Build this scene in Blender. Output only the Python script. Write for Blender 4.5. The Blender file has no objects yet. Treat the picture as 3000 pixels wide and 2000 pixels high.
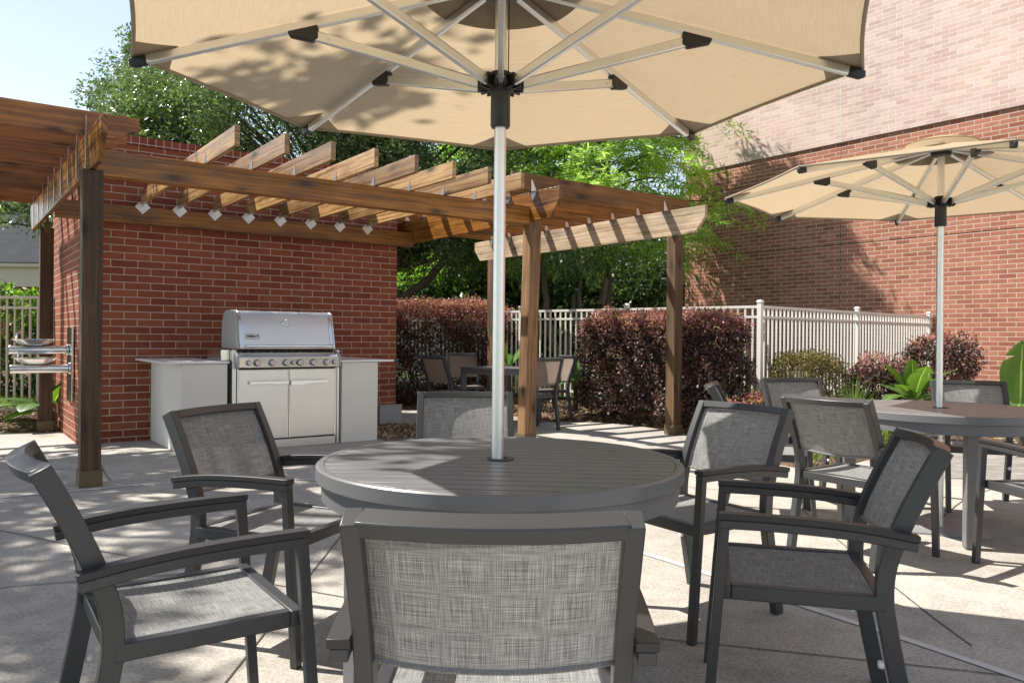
import bpy, bmesh, math, random
import numpy as np
from mathutils import Vector, Matrix
R_ = math.radians
S = bpy.context.scene
COL = S.collection
# ------------------------------------------------------------------ camera, sky, sun, exposure
cd = bpy.data.cameras.new('camera'); cam = bpy.data.objects.new('camera', cd); COL.objects.link(cam)
cam.location = (0, 0, 1.153); cam.rotation_euler = (R_(90), R_(-0.5), 0)
cd.sensor_width = 36; cd.sensor_fit = 'HORIZONTAL'; cd.lens = 36*2300/3000; cd.shift_y = -12/3000
cd.clip_start = .05; cd.clip_end = 2000
S.camera = cam
W = bpy.data.worlds.new('World'); S.world = W; W.use_nodes = True
SUNV = Vector((.73, -.18, -1.0)).normalized()
nt = W.node_tree; bg = nt.nodes['Background']
sky = nt.nodes.new('ShaderNodeTexSky'); sky.sky_type = 'NISHITA'; sky.sun_disc = False
sky.sun_elevation = math.asin(-SUNV.z); sky.sun_rotation = math.atan2(-SUNV.x, -SUNV.y)
sky.air_density = 1.0; sky.dust_density = .0; sky.ozone_density = 1.0
hs_ = nt.nodes.new('ShaderNodeHueSaturation'); hs_.inputs['Saturation'].default_value = .64
nt.links.new(sky.outputs[0], hs_.inputs['Color']); nt.links.new(hs_.outputs[0], bg.inputs[0]); bg.inputs[1].default_value = .112
sl = bpy.data.lights.new('sun', 'SUN'); sun = bpy.data.objects.new('sun', sl); COL.objects.link(sun)
sl.energy = 4.7; sl.angle = R_(.53); sl.color = (1, .955, .88)
sun.rotation_euler = SUNV.to_track_quat('-Z', 'Y').to_euler(); sun.location = (-12, 3, 18)
S.view_settings.view_transform = 'Standard'; S.view_settings.look = 'None'
S.view_settings.exposure = .92; S.view_settings.gamma = 1
S.render.engine = 'CYCLES'
S.cycles.transparent_max_bounces = 12; S.cycles.max_bounces = 8
# building axes: g runs along the grill wall to the right, n runs away from the camera
TH = R_(53.7); GX, GY = math.sin(TH), math.cos(TH); ROT = math.atan2(GY, GX)
def G(g, n, z=0): return Vector((GX*g - GY*n, GY*g + GX*n, z))

# ------------------------------------------------------------------ mesh builder
class MB:
    def __init__(s): s.v = []; s.f = []; s.uv = []
    def quad(s, a, b, c, d, uv):
        i = len(s.v); s.v += [a, b, c, d]; s.f.append((i, i+1, i+2, i+3)); s.uv.append(uv)
    def ngon(s, pts, uv=None):
        i = len(s.v); s.v += [tuple(p) for p in pts]; s.f.append(tuple(range(i, i+len(pts))))
        s.uv.append(uv or [(p[0], p[1]) for p in pts])
    def box(s, x0, x1, y0, y1, z0, z1, along='x'):
        def U(p, ax):
            q = [p[k] for k in range(3) if k != ax]
            return (q[1], q[0]) if False else tuple(q)
        c = [(x0,y0,z0),(x1,y0,z0),(x1,y1,z0),(x0,y1,z0),(x0,y0,z1),(x1,y0,z1),(x1,y1,z1),(x0,y1,z1)]
        i = len(s.v); s.v += c
        for f, ax in (((0,3,2,1),2),((4,5,6,7),2),((0,1,5,4),1),((2,3,7,6),1),((1,2,6,5),0),((3,0,4,7),0)):
            s.f.append(tuple(i+k for k in f))
            uv = []
            for k in f:
                p = c[k]; li = 'xyz'.index(along)
                if li == ax:
                    q = [p[m] for m in range(3) if m != ax]; uv.append((q[0], q[1]))
                else:
                    o = [m for m in range(3) if m != ax and m != li][0]; uv.append((p[li], p[o] + .37*ax))
            s.uv.append(uv)
    def sweep(s, path, sec, up=Vector((0,0,1)), side=None, closed=False, cap=True, scale=None):
        """sec = list of (a,b): a along side, b along the other normal"""
        path = [Vector(p) for p in path]; n = len(path); m = len(sec); base = len(s.v); L = 0; Ls = []
        per = [0]
        for k in range(m):
            a, b = sec[k], sec[(k+1) % m]; per.append(per[-1] + math.hypot(a[0]-b[0], a[1]-b[1]))
        for i, p in enumerate(path):
            if closed: t = path[(i+1) % n] - path[i-1]
            else: t = path[min(i+1, n-1)] - path[max(i-1, 0)]
            t.normalize()
            if side is not None: sd = Vector(side); sd = (sd - t*sd.dot(t)).normalized(); nn = sd.cross(t)*-1
            else:
                u = up if abs(t.dot(up)) < .98 else Vector((1,0,0))
                sd = t.cross(u).normalized(); nn = sd.cross(t)
            k = scale[i] if scale else 1
            if i: L += (path[i]-path[i-1]).length
            Ls.append(L)
            for a, b in sec: s.v.append(tuple(p + sd*a*k + nn*b*k))
        for i in range(n if closed else n-1):
            j = (i+1) % n
            for k in range(m):
                l = (k+1) % m
                s.f.append((base+i*m+k, base+i*m+l, base+j*m+l, base+j*m+k))
                l1 = Ls[j] if j > i else L + .05
                s.uv.append([(Ls[i], per[k]), (Ls[i], per[k+1]), (l1, per[k+1]), (l1, per[k])])
        if cap and not closed:
            s.f.append(tuple(base+k for k in reversed(range(m)))); s.uv.append([sec[k] for k in reversed(range(m))])
            e = base+(n-1)*m
            s.f.append(tuple(e+k for k in range(m))); s.uv.append(list(sec))
    def bar(s, p, q, w, h, up=Vector((0,0,1))):
        s.sweep([p, q], [(-w/2,-h/2),(w/2,-h/2),(w/2,h/2),(-w/2,h/2)], up)
    def tube(s, path, r, seg=12, scale=None, closed=False):
        s.sweep(path, [(r*math.cos(2*math.pi*k/seg), r*math.sin(2*math.pi*k/seg)) for k in range(seg)], scale=scale, closed=closed)
    def lathe(s, prof, c=(0,0,0), seg=32, axis='z'):
        base = len(s.v); m = len(prof)
        for k in range(seg):
            a = 2*math.pi*k/seg
            for r, z in prof:
                if axis == 'z': s.v.append((c[0]+r*math.cos(a), c[1]+r*math.sin(a), c[2]+z))
                elif axis == 'y': s.v.append((c[0]+r*math.cos(a), c[1]+z, c[2]+r*math.sin(a)))
                else: s.v.append((c[0]+z, c[1]+r*math.cos(a), c[2]+r*math.sin(a)))
        for k in range(seg):
            l = (k+1) % seg
            for i in range(m-1):
                f = (base+k*m+i, base+l*m+i, base+l*m+i+1, base+k*m+i+1)
                s.f.append(f if axis != 'y' else f[::-1])
                s.uv.append([(k/seg, i/m), ((k+1)/seg, i/m), ((k+1)/seg, (i+1)/m), (k/seg, (i+1)/m)])
    def prism(s, poly, a, b, axis='z'):
        """poly of 2-D points extruded along axis from a to b"""
        def P(p, h):
            if axis == 'z': return (p[0], p[1], h)
            if axis == 'y': return (p[0], h, p[1])
            return (h, p[0], p[1])
        i = len(s.v); n = len(poly)
        s.v += [P(p, a) for p in poly] + [P(p, b) for p in poly]
        s.f.append(tuple(i+k for k in reversed(range(n)))); s.uv.append([tuple(poly[k]) for k in reversed(range(n))])
        s.f.append(tuple(i+n+k for k in range(n))); s.uv.append([tuple(p) for p in poly])
        L = 0
        for k in range(n):
            l = (k+1) % n; d = math.hypot(poly[k][0]-poly[l][0], poly[k][1]-poly[l][1])
            s.f.append((i+k, i+l, i+n+l, i+n+k)); s.uv.append([(L, a), (L+d, a), (L+d, b), (L, b)]); L += d
    def xform(s, M): s.v = [tuple(M @ Vector(p)) for p in s.v]; return s
    def build(s, name, m, parent=None, bevel=0, smooth=30, fix=True):
        me = bpy.data.meshes.new(name); me.from_pydata([tuple(p) for p in s.v], [], s.f)
        ul = me.uv_layers.new(name='UVMap'); flat = []
        for u in s.uv:
            for p in u: flat += [p[0], p[1]]
        ul.data.foreach_set('uv', flat)
        me.materials.append(m)
        if fix:
            b = bmesh.new(); b.from_mesh(me); bmesh.ops.recalc_face_normals(b, faces=b.faces); b.to_mesh(me); b.free()
        if smooth:
            me.shade_smooth(); me.set_sharp_from_angle(angle=R_(smooth))
        o = bpy.data.objects.new(name, me); COL.objects.link(o)
        if parent: o.parent = parent
        if bevel:
            md = o.modifiers.new('bevel', 'BEVEL'); md.width = bevel; md.segments = 2; md.limit_method = 'ANGLE'; md.angle_limit = R_(40)
        return o
def npmesh(name, V, Fq, mats, parent=None, mi=None, uv=None, smooth=False):
    me = bpy.data.meshes.new(name); V = np.asarray(V, np.float32); Fq = np.asarray(Fq, np.int32); k = Fq.shape[1]; n = len(Fq)
    me.vertices.add(len(V)); me.vertices.foreach_set('co', V.ravel())
    me.loops.add(n*k); me.loops.foreach_set('vertex_index', Fq.ravel())
    me.polygons.add(n); me.polygons.foreach_set('loop_start', np.arange(0, n*k, k, dtype=np.int32))
    for m in (mats if isinstance(mats, list) else [mats]): me.materials.append(m)
    if mi is not None: me.polygons.foreach_set('material_index', np.asarray(mi, np.int32))
    if uv is not None:
        ul = me.uv_layers.new(name='UVMap'); ul.data.foreach_set('uv', np.asarray(uv, np.float32).ravel())
    me.update(calc_edges=True); me.validate()
    if smooth: me.shade_smooth()
    o = bpy.data.objects.new(name, me); COL.objects.link(o)
    if parent: o.parent = parent
    return o
def tag(o, label=None, cat=None, group=None, kind=None):
    if label: o['label'] = label
    if cat: o['category'] = cat
    if group: o['group'] = group
    if kind: o['kind'] = kind
    return o
def thing(name, label, cat, loc=(0,0,0), rz=0, group=None):
    o = bpy.data.objects.new(name, None); COL.objects.link(o); o.location = loc; o.rotation_euler = (0,0,rz)
    o.empty_display_size = .2
    return tag(o, label, cat, group)
def copy_tree(o, parent=None):
    c = o.copy(); COL.objects.link(c)
    if parent: c.parent = parent
    for ch in KIDS.get(o.name, [x for x in o.children]): copy_tree(ch, c)
    return c
KIDS = {}
def smooth_path(pts, n=6):
    P = [Vector(p) for p in pts]; out = []
    for i in range(len(P)-1):
        a, b, c, d = P[max(i-1,0)], P[i], P[i+1], P[min(i+2,len(P)-1)]
        for k in range(n):
            t = k/n
            out.append(.5*((2*b)+(c-a)*t+(2*a-5*b+4*c-d)*t*t+(3*b-a-3*c+d)*t**3))
    out.append(P[-1]); return out

# ------------------------------------------------------------------ materials
class NT:
    def __init__(s, name):
        s.m = bpy.data.materials.new(name); s.m.use_nodes = True; s.t = s.m.node_tree
        s.b = s.t.nodes['Principled BSDF']; s.out = s.t.nodes['Material Output']
    def n(s, typ, **kw):
        x = s.t.nodes.new('ShaderNode'+typ)
        for k, v in kw.items(): setattr(x, k, v)
        return x
    def l(s, a, b): s.t.links.new(a, b)
    def val(s, x, v):
        if hasattr(v, 'is_linked') or isinstance(v, bpy.types.NodeSocket): s.l(v, x)
        else: x.default_value = v
    def math(s, op, a, b=0., clamp=False):
        x = s.n('Math', operation=op); x.use_clamp = clamp; s.val(x.inputs[0], a); s.val(x.inputs[1], b); return x.outputs[0]
    def mix(s, f, a, b, blend='MIX'):
        x = s.n('Mix', data_type='RGBA', blend_type=blend); s.val(x.inputs[0], f)
        for i, c in ((6, a), (7, b)):
            s.val(x.inputs[i], c if isinstance(c, bpy.types.NodeSocket) else (*c, 1) if len(c) == 3 else c)
        return x.outputs[2]
    def noise(s, vec, scale, detail=3, rough=.5, dist=0):
        x = s.n('TexNoise'); x.inputs['Scale'].default_value = scale; x.inputs['Detail'].default_value = detail
        x.inputs['Roughness'].default_value = rough; x.inputs['Distortion'].default_value = dist
        if vec is not None: s.l(vec, x.inputs['Vector'])
        return x.outputs[0]
    def ramp(s, f, stops, interp='LINEAR'):
        x = s.n('ValToRGB'); x.color_ramp.interpolation = interp; s.l(f, x.inputs[0]); e = x.color_ramp.elements
        while len(e) < len(stops): e.new(.5)
        for k, (p, c) in enumerate(stops):
            e[k].position = p; e[k].color = (*c, 1) if isinstance(c, tuple) else (c, c, c, 1)
        return x.outputs[0]
    def uv(s): return s.n('TexCoord').outputs['UV']
    def obj(s): return s.n('TexCoord').outputs['Object']
    def map(s, vec, scale=(1,1,1), loc=(0,0,0), rot=(0,0,0)):
        x = s.n('Mapping'); s.l(vec, x.inputs[0]); s.val(x.inputs[1], loc); x.inputs[2].default_value = rot; x.inputs[3].default_value = scale; return x.outputs[0]
    def bump(s, h, strength=.3, dist=.01):
        x = s.n('Bump'); x.inputs['Strength'].default_value = strength; x.inputs['Distance'].default_value = dist
        s.l(h, x.inputs['Height']); s.l(x.outputs[0], s.b.inputs['Normal'])
    def set(s, col=None, rough=None, metal=None, spec=None):
        if col is not None: s.val(s.b.inputs['Base Color'], col if isinstance(col, bpy.types.NodeSocket) else (*col, 1))
        if rough is not None: s.val(s.b.inputs['Roughness'], rough)
        if metal is not None: s.b.inputs['Metallic'].default_value = metal
        if spec is not None: s.b.inputs['Specular IOR Level'].default_value = spec
        return s.m
M = {}
def rndloc(t):
    r = t.n('ObjectInfo').outputs['Random']; c = t.n('CombineXYZ')
    for k, mul in ((0, 37.), (1, 91.), (2, 53.)): t.l(t.math('MULTIPLY', r, mul), c.inputs[k])
    return c.outputs[0], r
def m_paint(name, col, rough=.45, var=.12, bump=.02, metal=0, spec=.5):
    t = NT(name); o = t.obj(); n1 = t.noise(o, 3, 4); n2 = t.noise(o, 350, 2)
    c = t.mix(n1, tuple(x*(1-var) for x in col), tuple(x*(1+var) for x in col))
    t.set(c, None, metal, spec); t.val(t.b.inputs['Roughness'], t.math('ADD', t.math('MULTIPLY', n1, .2), rough-.1))
    t.bump(n2, bump, .002); M[name] = t.m
def m_wood(name, light, dark, rough=.5, knots=True, grain=1.0, crack=0.):
    t = NT(name); loc, r = rndloc(t)
    p = t.map(t.uv(), (1,1,1), loc)
    warp = t.noise(t.map(p, (1.2, 5, 1)), 1.5, 3)
    wv = t.n('VectorMath', operation='ADD'); t.l(p, wv.inputs[0]); cx = t.n('CombineXYZ'); t.l(t.math('MULTIPLY', warp, .05), cx.inputs[1]); t.l(cx.outputs[0], wv.inputs[1])
    q = wv.outputs[0]
    g1 = t.noise(t.map(q, (.7, 42, 1)), 1, 3, .55); g2 = t.noise(t.map(q, (3, 260, 1)), 1, 3, .6); big = t.noise(t.map(q, (1.4, 5, 1)), 1.5, 3)
    f = t.math('ADD', t.math('MULTIPLY', g1, .6), t.math('MULTIPLY', g2, .4))
    f = t.ramp(f, [(.41, 0.), (.57, 1.)])
    f = t.math('ADD', t.math('MULTIPLY', f, .68*grain), t.math('MULTIPLY', t.ramp(big, [(.3, 0.), (.7, 1.)]), 1-.68*min(grain, 1.2)), True)
    c = t.mix(f, dark, light)
    if knots:
        vo = t.n('TexVoronoi'); vo.inputs['Scale'].default_value = 1; t.l(t.map(q, (2.3, 6, 1)), vo.inputs['Vector'])
        k = t.ramp(vo.outputs['Distance'], [(.0, 1.), (.11, .95), (.17, .5), (.28, .18), (.42, 0.)])
        sel = t.math('GREATER_THAN', t.n('SeparateColor').outputs[0] if False else t.noise(vo.outputs['Color'], 1, 0), .42)
        c = t.mix(t.math('MULTIPLY', t.math('MULTIPLY', k, sel), .85), c, tuple(x*.16 for x in dark))
    bl = t.ramp(t.noise(t.map(p, (.9, 2.2, 1), (3,7,1)), 1.3, 4, .6), [(.32, .62), (.6, 1.08)])
    tone = t.math('MULTIPLY', t.math('ADD', t.math('MULTIPLY', r, .65), .62), bl); cc = t.n('CombineXYZ')
    for i in range(3): t.l(tone, cc.inputs[i])
    c = t.mix(1., c, cc.outputs[0], 'MULTIPLY')
    if crack:
        ck = t.ramp(t.noise(t.map(q, (.7, 70, 1)), 1, 2, .5, .3), [(.27, 1.), (.32, 0.)])
        c = t.mix(t.math('MULTIPLY', ck, crack), c, (.01, .007, .004))
    t.set(c, t.math('ADD', t.math('MULTIPLY', f, .2), rough-.1)); t.bump(f, .35, .003); M[name] = t.m
def m_brick(name, stops, mortar, w=.264, h=.079, ms=.0055, off=.5, bump=.6, blot=.25):
    t = NT(name); u = t.uv()
    b = t.n('TexBrick'); b.offset = off; b.inputs['Scale'].default_value = 1; b.inputs['Brick Width'].default_value = w
    b.inputs['Row Height'].default_value = h; b.inputs['Mortar Size'].default_value = ms; b.inputs['Mortar Smooth'].default_value = .15; b.inputs['Bias'].default_value = 0
    b.inputs['Color1'].default_value = (0,0,0,1); b.inputs['Color2'].default_value = (1,1,1,1)
    wob = t.n('VectorMath', operation='ADD'); t.l(u, wob.inputs[0])
    nz = t.n('TexNoise'); nz.inputs['Scale'].default_value = 22; t.l(u, nz.inputs['Vector'])
    sc = t.n('VectorMath', operation='MULTIPLY_ADD'); t.l(nz.outputs['Color'], sc.inputs[0]); sc.inputs[1].default_value = (.005,.005,0); sc.inputs[2].default_value = (-.0025,-.0025,0)
    t.l(sc.outputs[0], wob.inputs[1]); t.l(wob.outputs[0], b.inputs['Vector'])
    col = t.ramp(b.outputs['Color'], stops)
    sp = t.noise(u, 260, 4, .7); bl = t.noise(u, 9, 5, .65)
    col = t.mix(t.math('MULTIPLY', t.ramp(sp, [(.38, 1.), (.52, 0.)]), .5), col, tuple(x*.45 for x in stops[0][1]))
    col = t.mix(t.math('MULTIPLY', t.ramp(bl, [(.35, 1.), (.6, 0.)]), blot), col, tuple(x*.5 for x in stops[0][1]))
    col = t.mix(t.math('MULTIPLY', t.ramp(t.noise(u, .55, 3, .6), [(.4, 0.), (.75, 1.)]), .25), col, tuple(min(1, x*1.5) for x in stops[-1][1]))
    spk = t.ramp(t.noise(t.map(u, (1,1,1), (7,3,0)), 120, 1), [(.74, 0.), (.78, 1.)])
    col = t.mix(t.math('MULTIPLY', spk, .35), col, mortar)
    mo = t.mix(t.noise(u, 30, 4), tuple(x*.8 for x in mortar), tuple(x*1.12 for x in mortar))
    col = t.mix(b.outputs['Fac'], col, mo)
    t.set(col, .85, spec=.25)
    hgt = t.math('SUBTRACT', t.math('ADD', t.math('MULTIPLY', sp, .35), t.math('MULTIPLY', bl, .3)), t.math('MULTIPLY', b.outputs['Fac'], .9))
    t.bump(hgt, bump, .006); M[name] = t.m
def m_leaf(name, stops, trans=.35, rough=.45, spec=.4, patch=None, pscale=1.2):
    t = NT(name); g = t.n('NewGeometry'); r = g.outputs['Random Per Island']
    c = t.ramp(r, stops)
    if patch: c = t.mix(t.ramp(t.noise(t.obj(), pscale, 3), [(.42, 0.), (.62, 1.)]), c, t.ramp(r, patch))
    t.set(c, rough, spec=spec)
    tr = t.n('BsdfTranslucent'); t.l(t.mix(1., c, (1.3, 1.5, .8), 'MULTIPLY'), tr.inputs[0])
    mx = t.n('MixShader'); mx.inputs[0].default_value = trans; t.l(t.b.outputs[0], mx.inputs[1]); t.l(tr.outputs[0], mx.inputs[2]); t.l(mx.outputs[0], t.out.inputs[0])
    M[name] = t.m
def m_metal(name, col, rough, brushed=(1,1,1), var=.15, bump=.02):
    t = NT(name); o = t.obj(); n1 = t.noise(t.map(o, brushed), 60, 3, .6); n2 = t.noise(o, 4, 4)
    c = t.mix(n2, tuple(x*.85 for x in col), tuple(min(1, x*1.08) for x in col))
    t.set(c, t.math('ADD', t.math('MULTIPLY', t.math('ADD', n1, n2), var), rough-var), 1.0); t.bump(n1, bump, .001); M[name] = t.m

m_paint('charcoal_paint', (.048,.049,.051), .34, .08)
m_paint('table_paint', (.155,.155,.158), .36, .1)
m_paint('arm_wood', (.03,.027,.027), .45, .25)
m_paint('black_plastic', (.016,.016,.017), .38, .2)
m_paint('white_metal', (.74,.72,.66), .4, .05)
m_paint('tan_metal', (.50,.44,.36), .45, .06)
m_paint('stucco', (.70,.68,.63), .9, .07, .6)
m_paint('quartz', (.74,.73,.73), .3, .04, .01)
m_paint('cream_trim', (.52,.50,.38), .6, .05)
m_paint('gutter_blue', (.03,.05,.07), .5, .1)
m_paint('grey_box', (.36,.36,.35), .5, .15, .05)
m_paint('dark_gap', (.012,.012,.012), .7, .1)
m_paint('rubber', (.02,.02,.02), .7, .1)
m_paint('logo_white', (.8,.8,.8), .35, .02)
m_paint('logo_black', (.012,.012,.013), .4, .05)
m_paint('logo_red', (.45,.03,.02), .4, .05)
m_paint('post_trim', (.13,.09,.042), .6, .3)
m_paint('siding', (.55,.54,.52), .7, .06)
m_paint('glass_dark', (.03,.07,.08), .1, .2)
m_paint('umbrella_base', (.27,.27,.275), .4, .08)
m_metal('aluminium', (.84,.84,.82), .40)
m_metal('steel', (.70,.69,.665), .38, (2,2,60), .14, .03)
m_metal('steel_smooth', (.76,.755,.73), .17, (1,1,1), .08)
m_metal('chrome', (.82,.82,.82), .08, (1,1,1), .04)
m_metal('steel_bright', (.90,.90,.88), .42, (1,1,1), .05)
m_metal('knob_steel', (.30,.30,.30), .25, (1,1,1), .05)
m_metal('galvanised', (.66,.66,.65), .42, (1,1,1), .2)
m_wood('cedar', (.44,.185,.030), (.095,.030,.005), .34)
m_wood('cedar_red', (.40,.165,.05), (.15,.05,.014), .5)
m_wood('cedar_pale', (.58,.36,.155), (.17,.075,.022), .30)
m_wood('dark_post', (.13,.062,.022), (.024,.011,.005), .6, grain=1.0, crack=.5)
m_wood('brown_post', (.28,.155,.068), (.085,.042,.018), .7, crack=.8)
m_wood('weathered', (.55,.42,.28), (.26,.17,.095), .75, grain=1.3, crack=.5)
m_wood('bark', (.16,.125,.09), (.045,.032,.022), .9, False, 1.3)
m_brick('red_brick', [(0., (.195,.05,.027)), (.5, (.27,.076,.039)), (1., (.325,.102,.052))], (.50,.415,.33), ms=.0045)
m_brick('red_brick_coping', [(0., (.19,.038,.026)), (1., (.29,.07,.045))], (.47,.40,.33), .083, .12, .0045, 0)
m_brick('building_brick', [(0., (.28,.10,.064)), (.5, (.385,.15,.095)), (1., (.46,.20,.13))], (.58,.50,.42))
m_brick('pale_brick', [(0., (.51,.35,.295)), (.5, (.585,.42,.36)), (1., (.66,.495,.425))], (.72,.64,.57), ms=.0048, blot=.12)
m_brick('shingle', [(0., (.006,.009,.013)), (1., (.016,.022,.03))], (.005,.007,.009), .30, .16, .006)
m_brick('paver', [(0., (.24,.22,.20)), (1., (.36,.33,.30))], (.16,.14,.12), .20, .10, .004)
def build_mats():
    # chair sling fabric
    t = NT('sling'); u = t.uv()
    a = t.noise(t.map(u, (11, 560, 1)), 1, 3, .7); b = t.noise(t.map(u, (560, 11, 1), (3,5,0)), 1, 3, .7)
    a = t.ramp(a, [(.3, 0.), (.7, 1.)]); b = t.ramp(b, [(.3, 0.), (.7, 1.)])
    f = t.math('ADD', t.math('MULTIPLY', a, .52), t.math('MULTIPLY', b, .48))
    c = t.ramp(f, [(.18, (.09,.09,.09)), (.5, (.325,.323,.315)), (.82, (.61,.605,.59))])
    w1 = t.n('TexWave', wave_type='BANDS', bands_direction='X'); w1.inputs['Scale'].default_value = 95; t.l(u, w1.inputs['Vector'])
    w2 = t.n('TexWave', wave_type='BANDS', bands_direction='Y'); w2.inputs['Scale'].default_value = 95; t.l(u, w2.inputs['Vector'])
    wv = t.math('MULTIPLY', w1.outputs['Fac'], w2.outputs['Fac'])
    c = t.mix(t.math('MULTIPLY', t.math('SUBTRACT', 1., wv), .3), c, (.03,.03,.03))
    t.set(c, .75, spec=.2); t.bump(wv, .25, .002)
    tr = t.n('BsdfTranslucent'); t.l(c, tr.inputs[0]); mx = t.n('MixShader'); mx.inputs[0].default_value = .22
    t.l(t.b.outputs[0], mx.inputs[1]); t.l(tr.outputs[0], mx.inputs[2]); t.l(mx.outputs[0], t.out.inputs[0]); M['sling'] = t.m
    t = NT('sling_taupe'); u = t.uv()
    f = t.noise(t.map(u, (60, 300, 1)), 1, 2); c = t.mix(f, (.22,.17,.135), (.33,.26,.21)); t.set(c, .75, spec=.2)
    tr = t.n('BsdfTranslucent'); t.l(c, tr.inputs[0]); mx = t.n('MixShader'); mx.inputs[0].default_value = .35
    t.l(t.b.outputs[0], mx.inputs[1]); t.l(tr.outputs[0], mx.inputs[2]); t.l(mx.outputs[0], t.out.inputs[0]); M['sling_taupe'] = t.m
    # umbrella canvas
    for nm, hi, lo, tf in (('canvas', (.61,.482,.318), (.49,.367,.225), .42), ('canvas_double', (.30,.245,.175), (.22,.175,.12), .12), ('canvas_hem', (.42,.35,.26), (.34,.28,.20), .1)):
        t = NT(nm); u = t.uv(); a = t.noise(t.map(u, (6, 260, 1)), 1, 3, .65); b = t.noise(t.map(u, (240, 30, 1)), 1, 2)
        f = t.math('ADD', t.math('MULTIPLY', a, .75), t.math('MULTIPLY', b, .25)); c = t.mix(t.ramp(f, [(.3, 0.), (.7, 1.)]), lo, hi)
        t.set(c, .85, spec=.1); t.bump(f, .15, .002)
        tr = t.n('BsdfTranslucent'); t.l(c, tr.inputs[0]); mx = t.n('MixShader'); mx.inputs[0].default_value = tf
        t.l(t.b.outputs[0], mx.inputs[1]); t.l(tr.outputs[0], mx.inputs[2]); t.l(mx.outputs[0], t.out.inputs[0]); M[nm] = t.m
    # concrete with exposed fine aggregate
    t = NT('concrete'); o = t.obj()
    big = t.noise(o, .8, 5, .6); mid = t.noise(o, 6, 6, .7); fine = t.noise(o, 75, 4, .8)
    c = t.mix(t.ramp(big, [(.3, 0.), (.7, 1.)]), (.375,.34,.295), (.525,.487,.43))
    c = t.mix(t.math('MULTIPLY', t.ramp(mid, [(.38, 1.), (.54, 0.)]), .34), c, (.23,.205,.17))
    c = t.mix(t.math('MULTIPLY', t.ramp(fine, [(.38, 1.), (.5, 0.)]), .62), c, (.15,.13,.108))
    c = t.mix(t.math('MULTIPLY', t.ramp(fine, [(.56, 0.), (.68, 1.)]), .35), c, (.62,.58,.51))
    st = t.noise(t.map(o, (1,1,1), (4,9,0)), 1.7, 6, .7, .6)
    c = t.mix(t.math('MULTIPLY', t.ramp(st, [(.56, 0.), (.68, 1.)]), .35), c, (.17,.15,.125))
    vo = t.n('TexVoronoi'); vo.inputs['Scale'].default_value = 2.3; t.l(o, vo.inputs['Vector'])
    c = t.mix(t.math('MULTIPLY', t.ramp(vo.outputs['Distance'], [(.018, 1.), (.03, 0.)]), .6), c, (.08,.07,.06))
    t.set(c, .82, spec=.3); t.bump(t.math('ADD', fine, t.math('MULTIPLY', mid, .5)), .35, .004); M['concrete'] = t.m
    for nm, a, b in (('joint_dark', (.05,.045,.04), (.11,.10,.085)), ('joint_pale', (.50,.48,.45), (.66,.64,.61))):
        t = NT(nm); f = t.noise(t.obj(), 14, 4); t.set(t.mix(f, a, b), .8); M[nm] = t.m
    t = NT('mulch'); o = t.obj(); a = t.noise(t.map(o, (1,3,1)), 30, 5, .7); b = t.noise(o, 2.5, 4)
    c = t.ramp(a, [(.3, (.045,.028,.016)), (.5, (.17,.11,.06)), (.72, (.36,.26,.15))]); c = t.mix(t.math('MULTIPLY', b, .4), c, (.10,.066,.038))
    t.set(c, .95); t.bump(a, .9, .03); M['mulch'] = t.m
    t = NT('gravel'); o = t.obj(); vo = t.n('TexVoronoi'); vo.inputs['Scale'].default_value = 45; t.l(o, vo.inputs['Vector'])
    t.set(t.ramp(t.noise(vo.outputs['Color'], 2, 0), [(.3, (.10,.07,.055)), (.5, (.24,.18,.14)), (.7, (.40,.34,.28))]), .85); t.bump(t.math('SUBTRACT', 1., vo.outputs['Distance']), 1., .02); M['gravel'] = t.m
    t = NT('lawn'); o = t.obj(); a = t.noise(o, 60, 4, .7); b = t.noise(o, 1.2, 4)
    t.set(t.mix(b, t.ramp(a, [(.3, (.03,.05,.012)), (.7, (.12,.20,.04))]), (.10,.15,.035)), .9); t.bump(a, .8, .03); M['lawn'] = t.m
    t = NT('straw'); r = t.n('NewGeometry').outputs['Random Per Island']
    t.set(t.ramp(r, [(0, (.10,.055,.03)), (.5, (.30,.20,.11)), (1, (.52,.40,.25))]), .9); M['straw'] = t.m
    t = NT('banana_leaf'); u = t.uv(); w = t.noise(t.map(u, (4, 90, 1)), 1, 2); sx = t.n('SeparateXYZ'); t.l(u, sx.inputs[0])
    rib = t.ramp(t.math('ABSOLUTE', sx.outputs[0]), [(.03, 1.), (.07, 0.)])
    c = t.mix(w, (.055,.125,.022), (.12,.22,.05)); c = t.mix(rib, c, (.35,.45,.15)); t.set(c, .4, spec=.4)
    tr = t.n('BsdfTranslucent'); t.l(t.mix(1., c, (1.9,1.9,.8), 'MULTIPLY'), tr.inputs[0]); mx = t.n('MixShader'); mx.inputs[0].default_value = .34
    t.l(t.b.outputs[0], mx.inputs[1]); t.l(tr.outputs[0], mx.inputs[2]); t.l(mx.outputs[0], t.out.inputs[0]); M['banana_leaf'] = t.m
build_mats()
m_leaf('oak_leaf', [(0, (.05,.078,.036)), (.5, (.10,.142,.068)), (1, (.20,.25,.13))], .36, .30, .8, [(0, (.09,.14,.045)), (1, (.22,.30,.10))])
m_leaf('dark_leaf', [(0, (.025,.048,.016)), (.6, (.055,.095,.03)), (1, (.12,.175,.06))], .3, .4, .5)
m_leaf('cypress_leaf', [(0, (.17,.26,.07)), (.5, (.30,.42,.13)), (1, (.50,.62,.24))], .62, .5, .3, [(0, (.28,.42,.06)), (1, (.50,.66,.15))], .6)
m_leaf('plum_leaf', [(0, (.028,.017,.017)), (.45, (.066,.036,.036)), (.75, (.13,.07,.07)), (.88, (.27,.15,.155)), (1, (.12,.14,.045))], .25, .42, .5)
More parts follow.
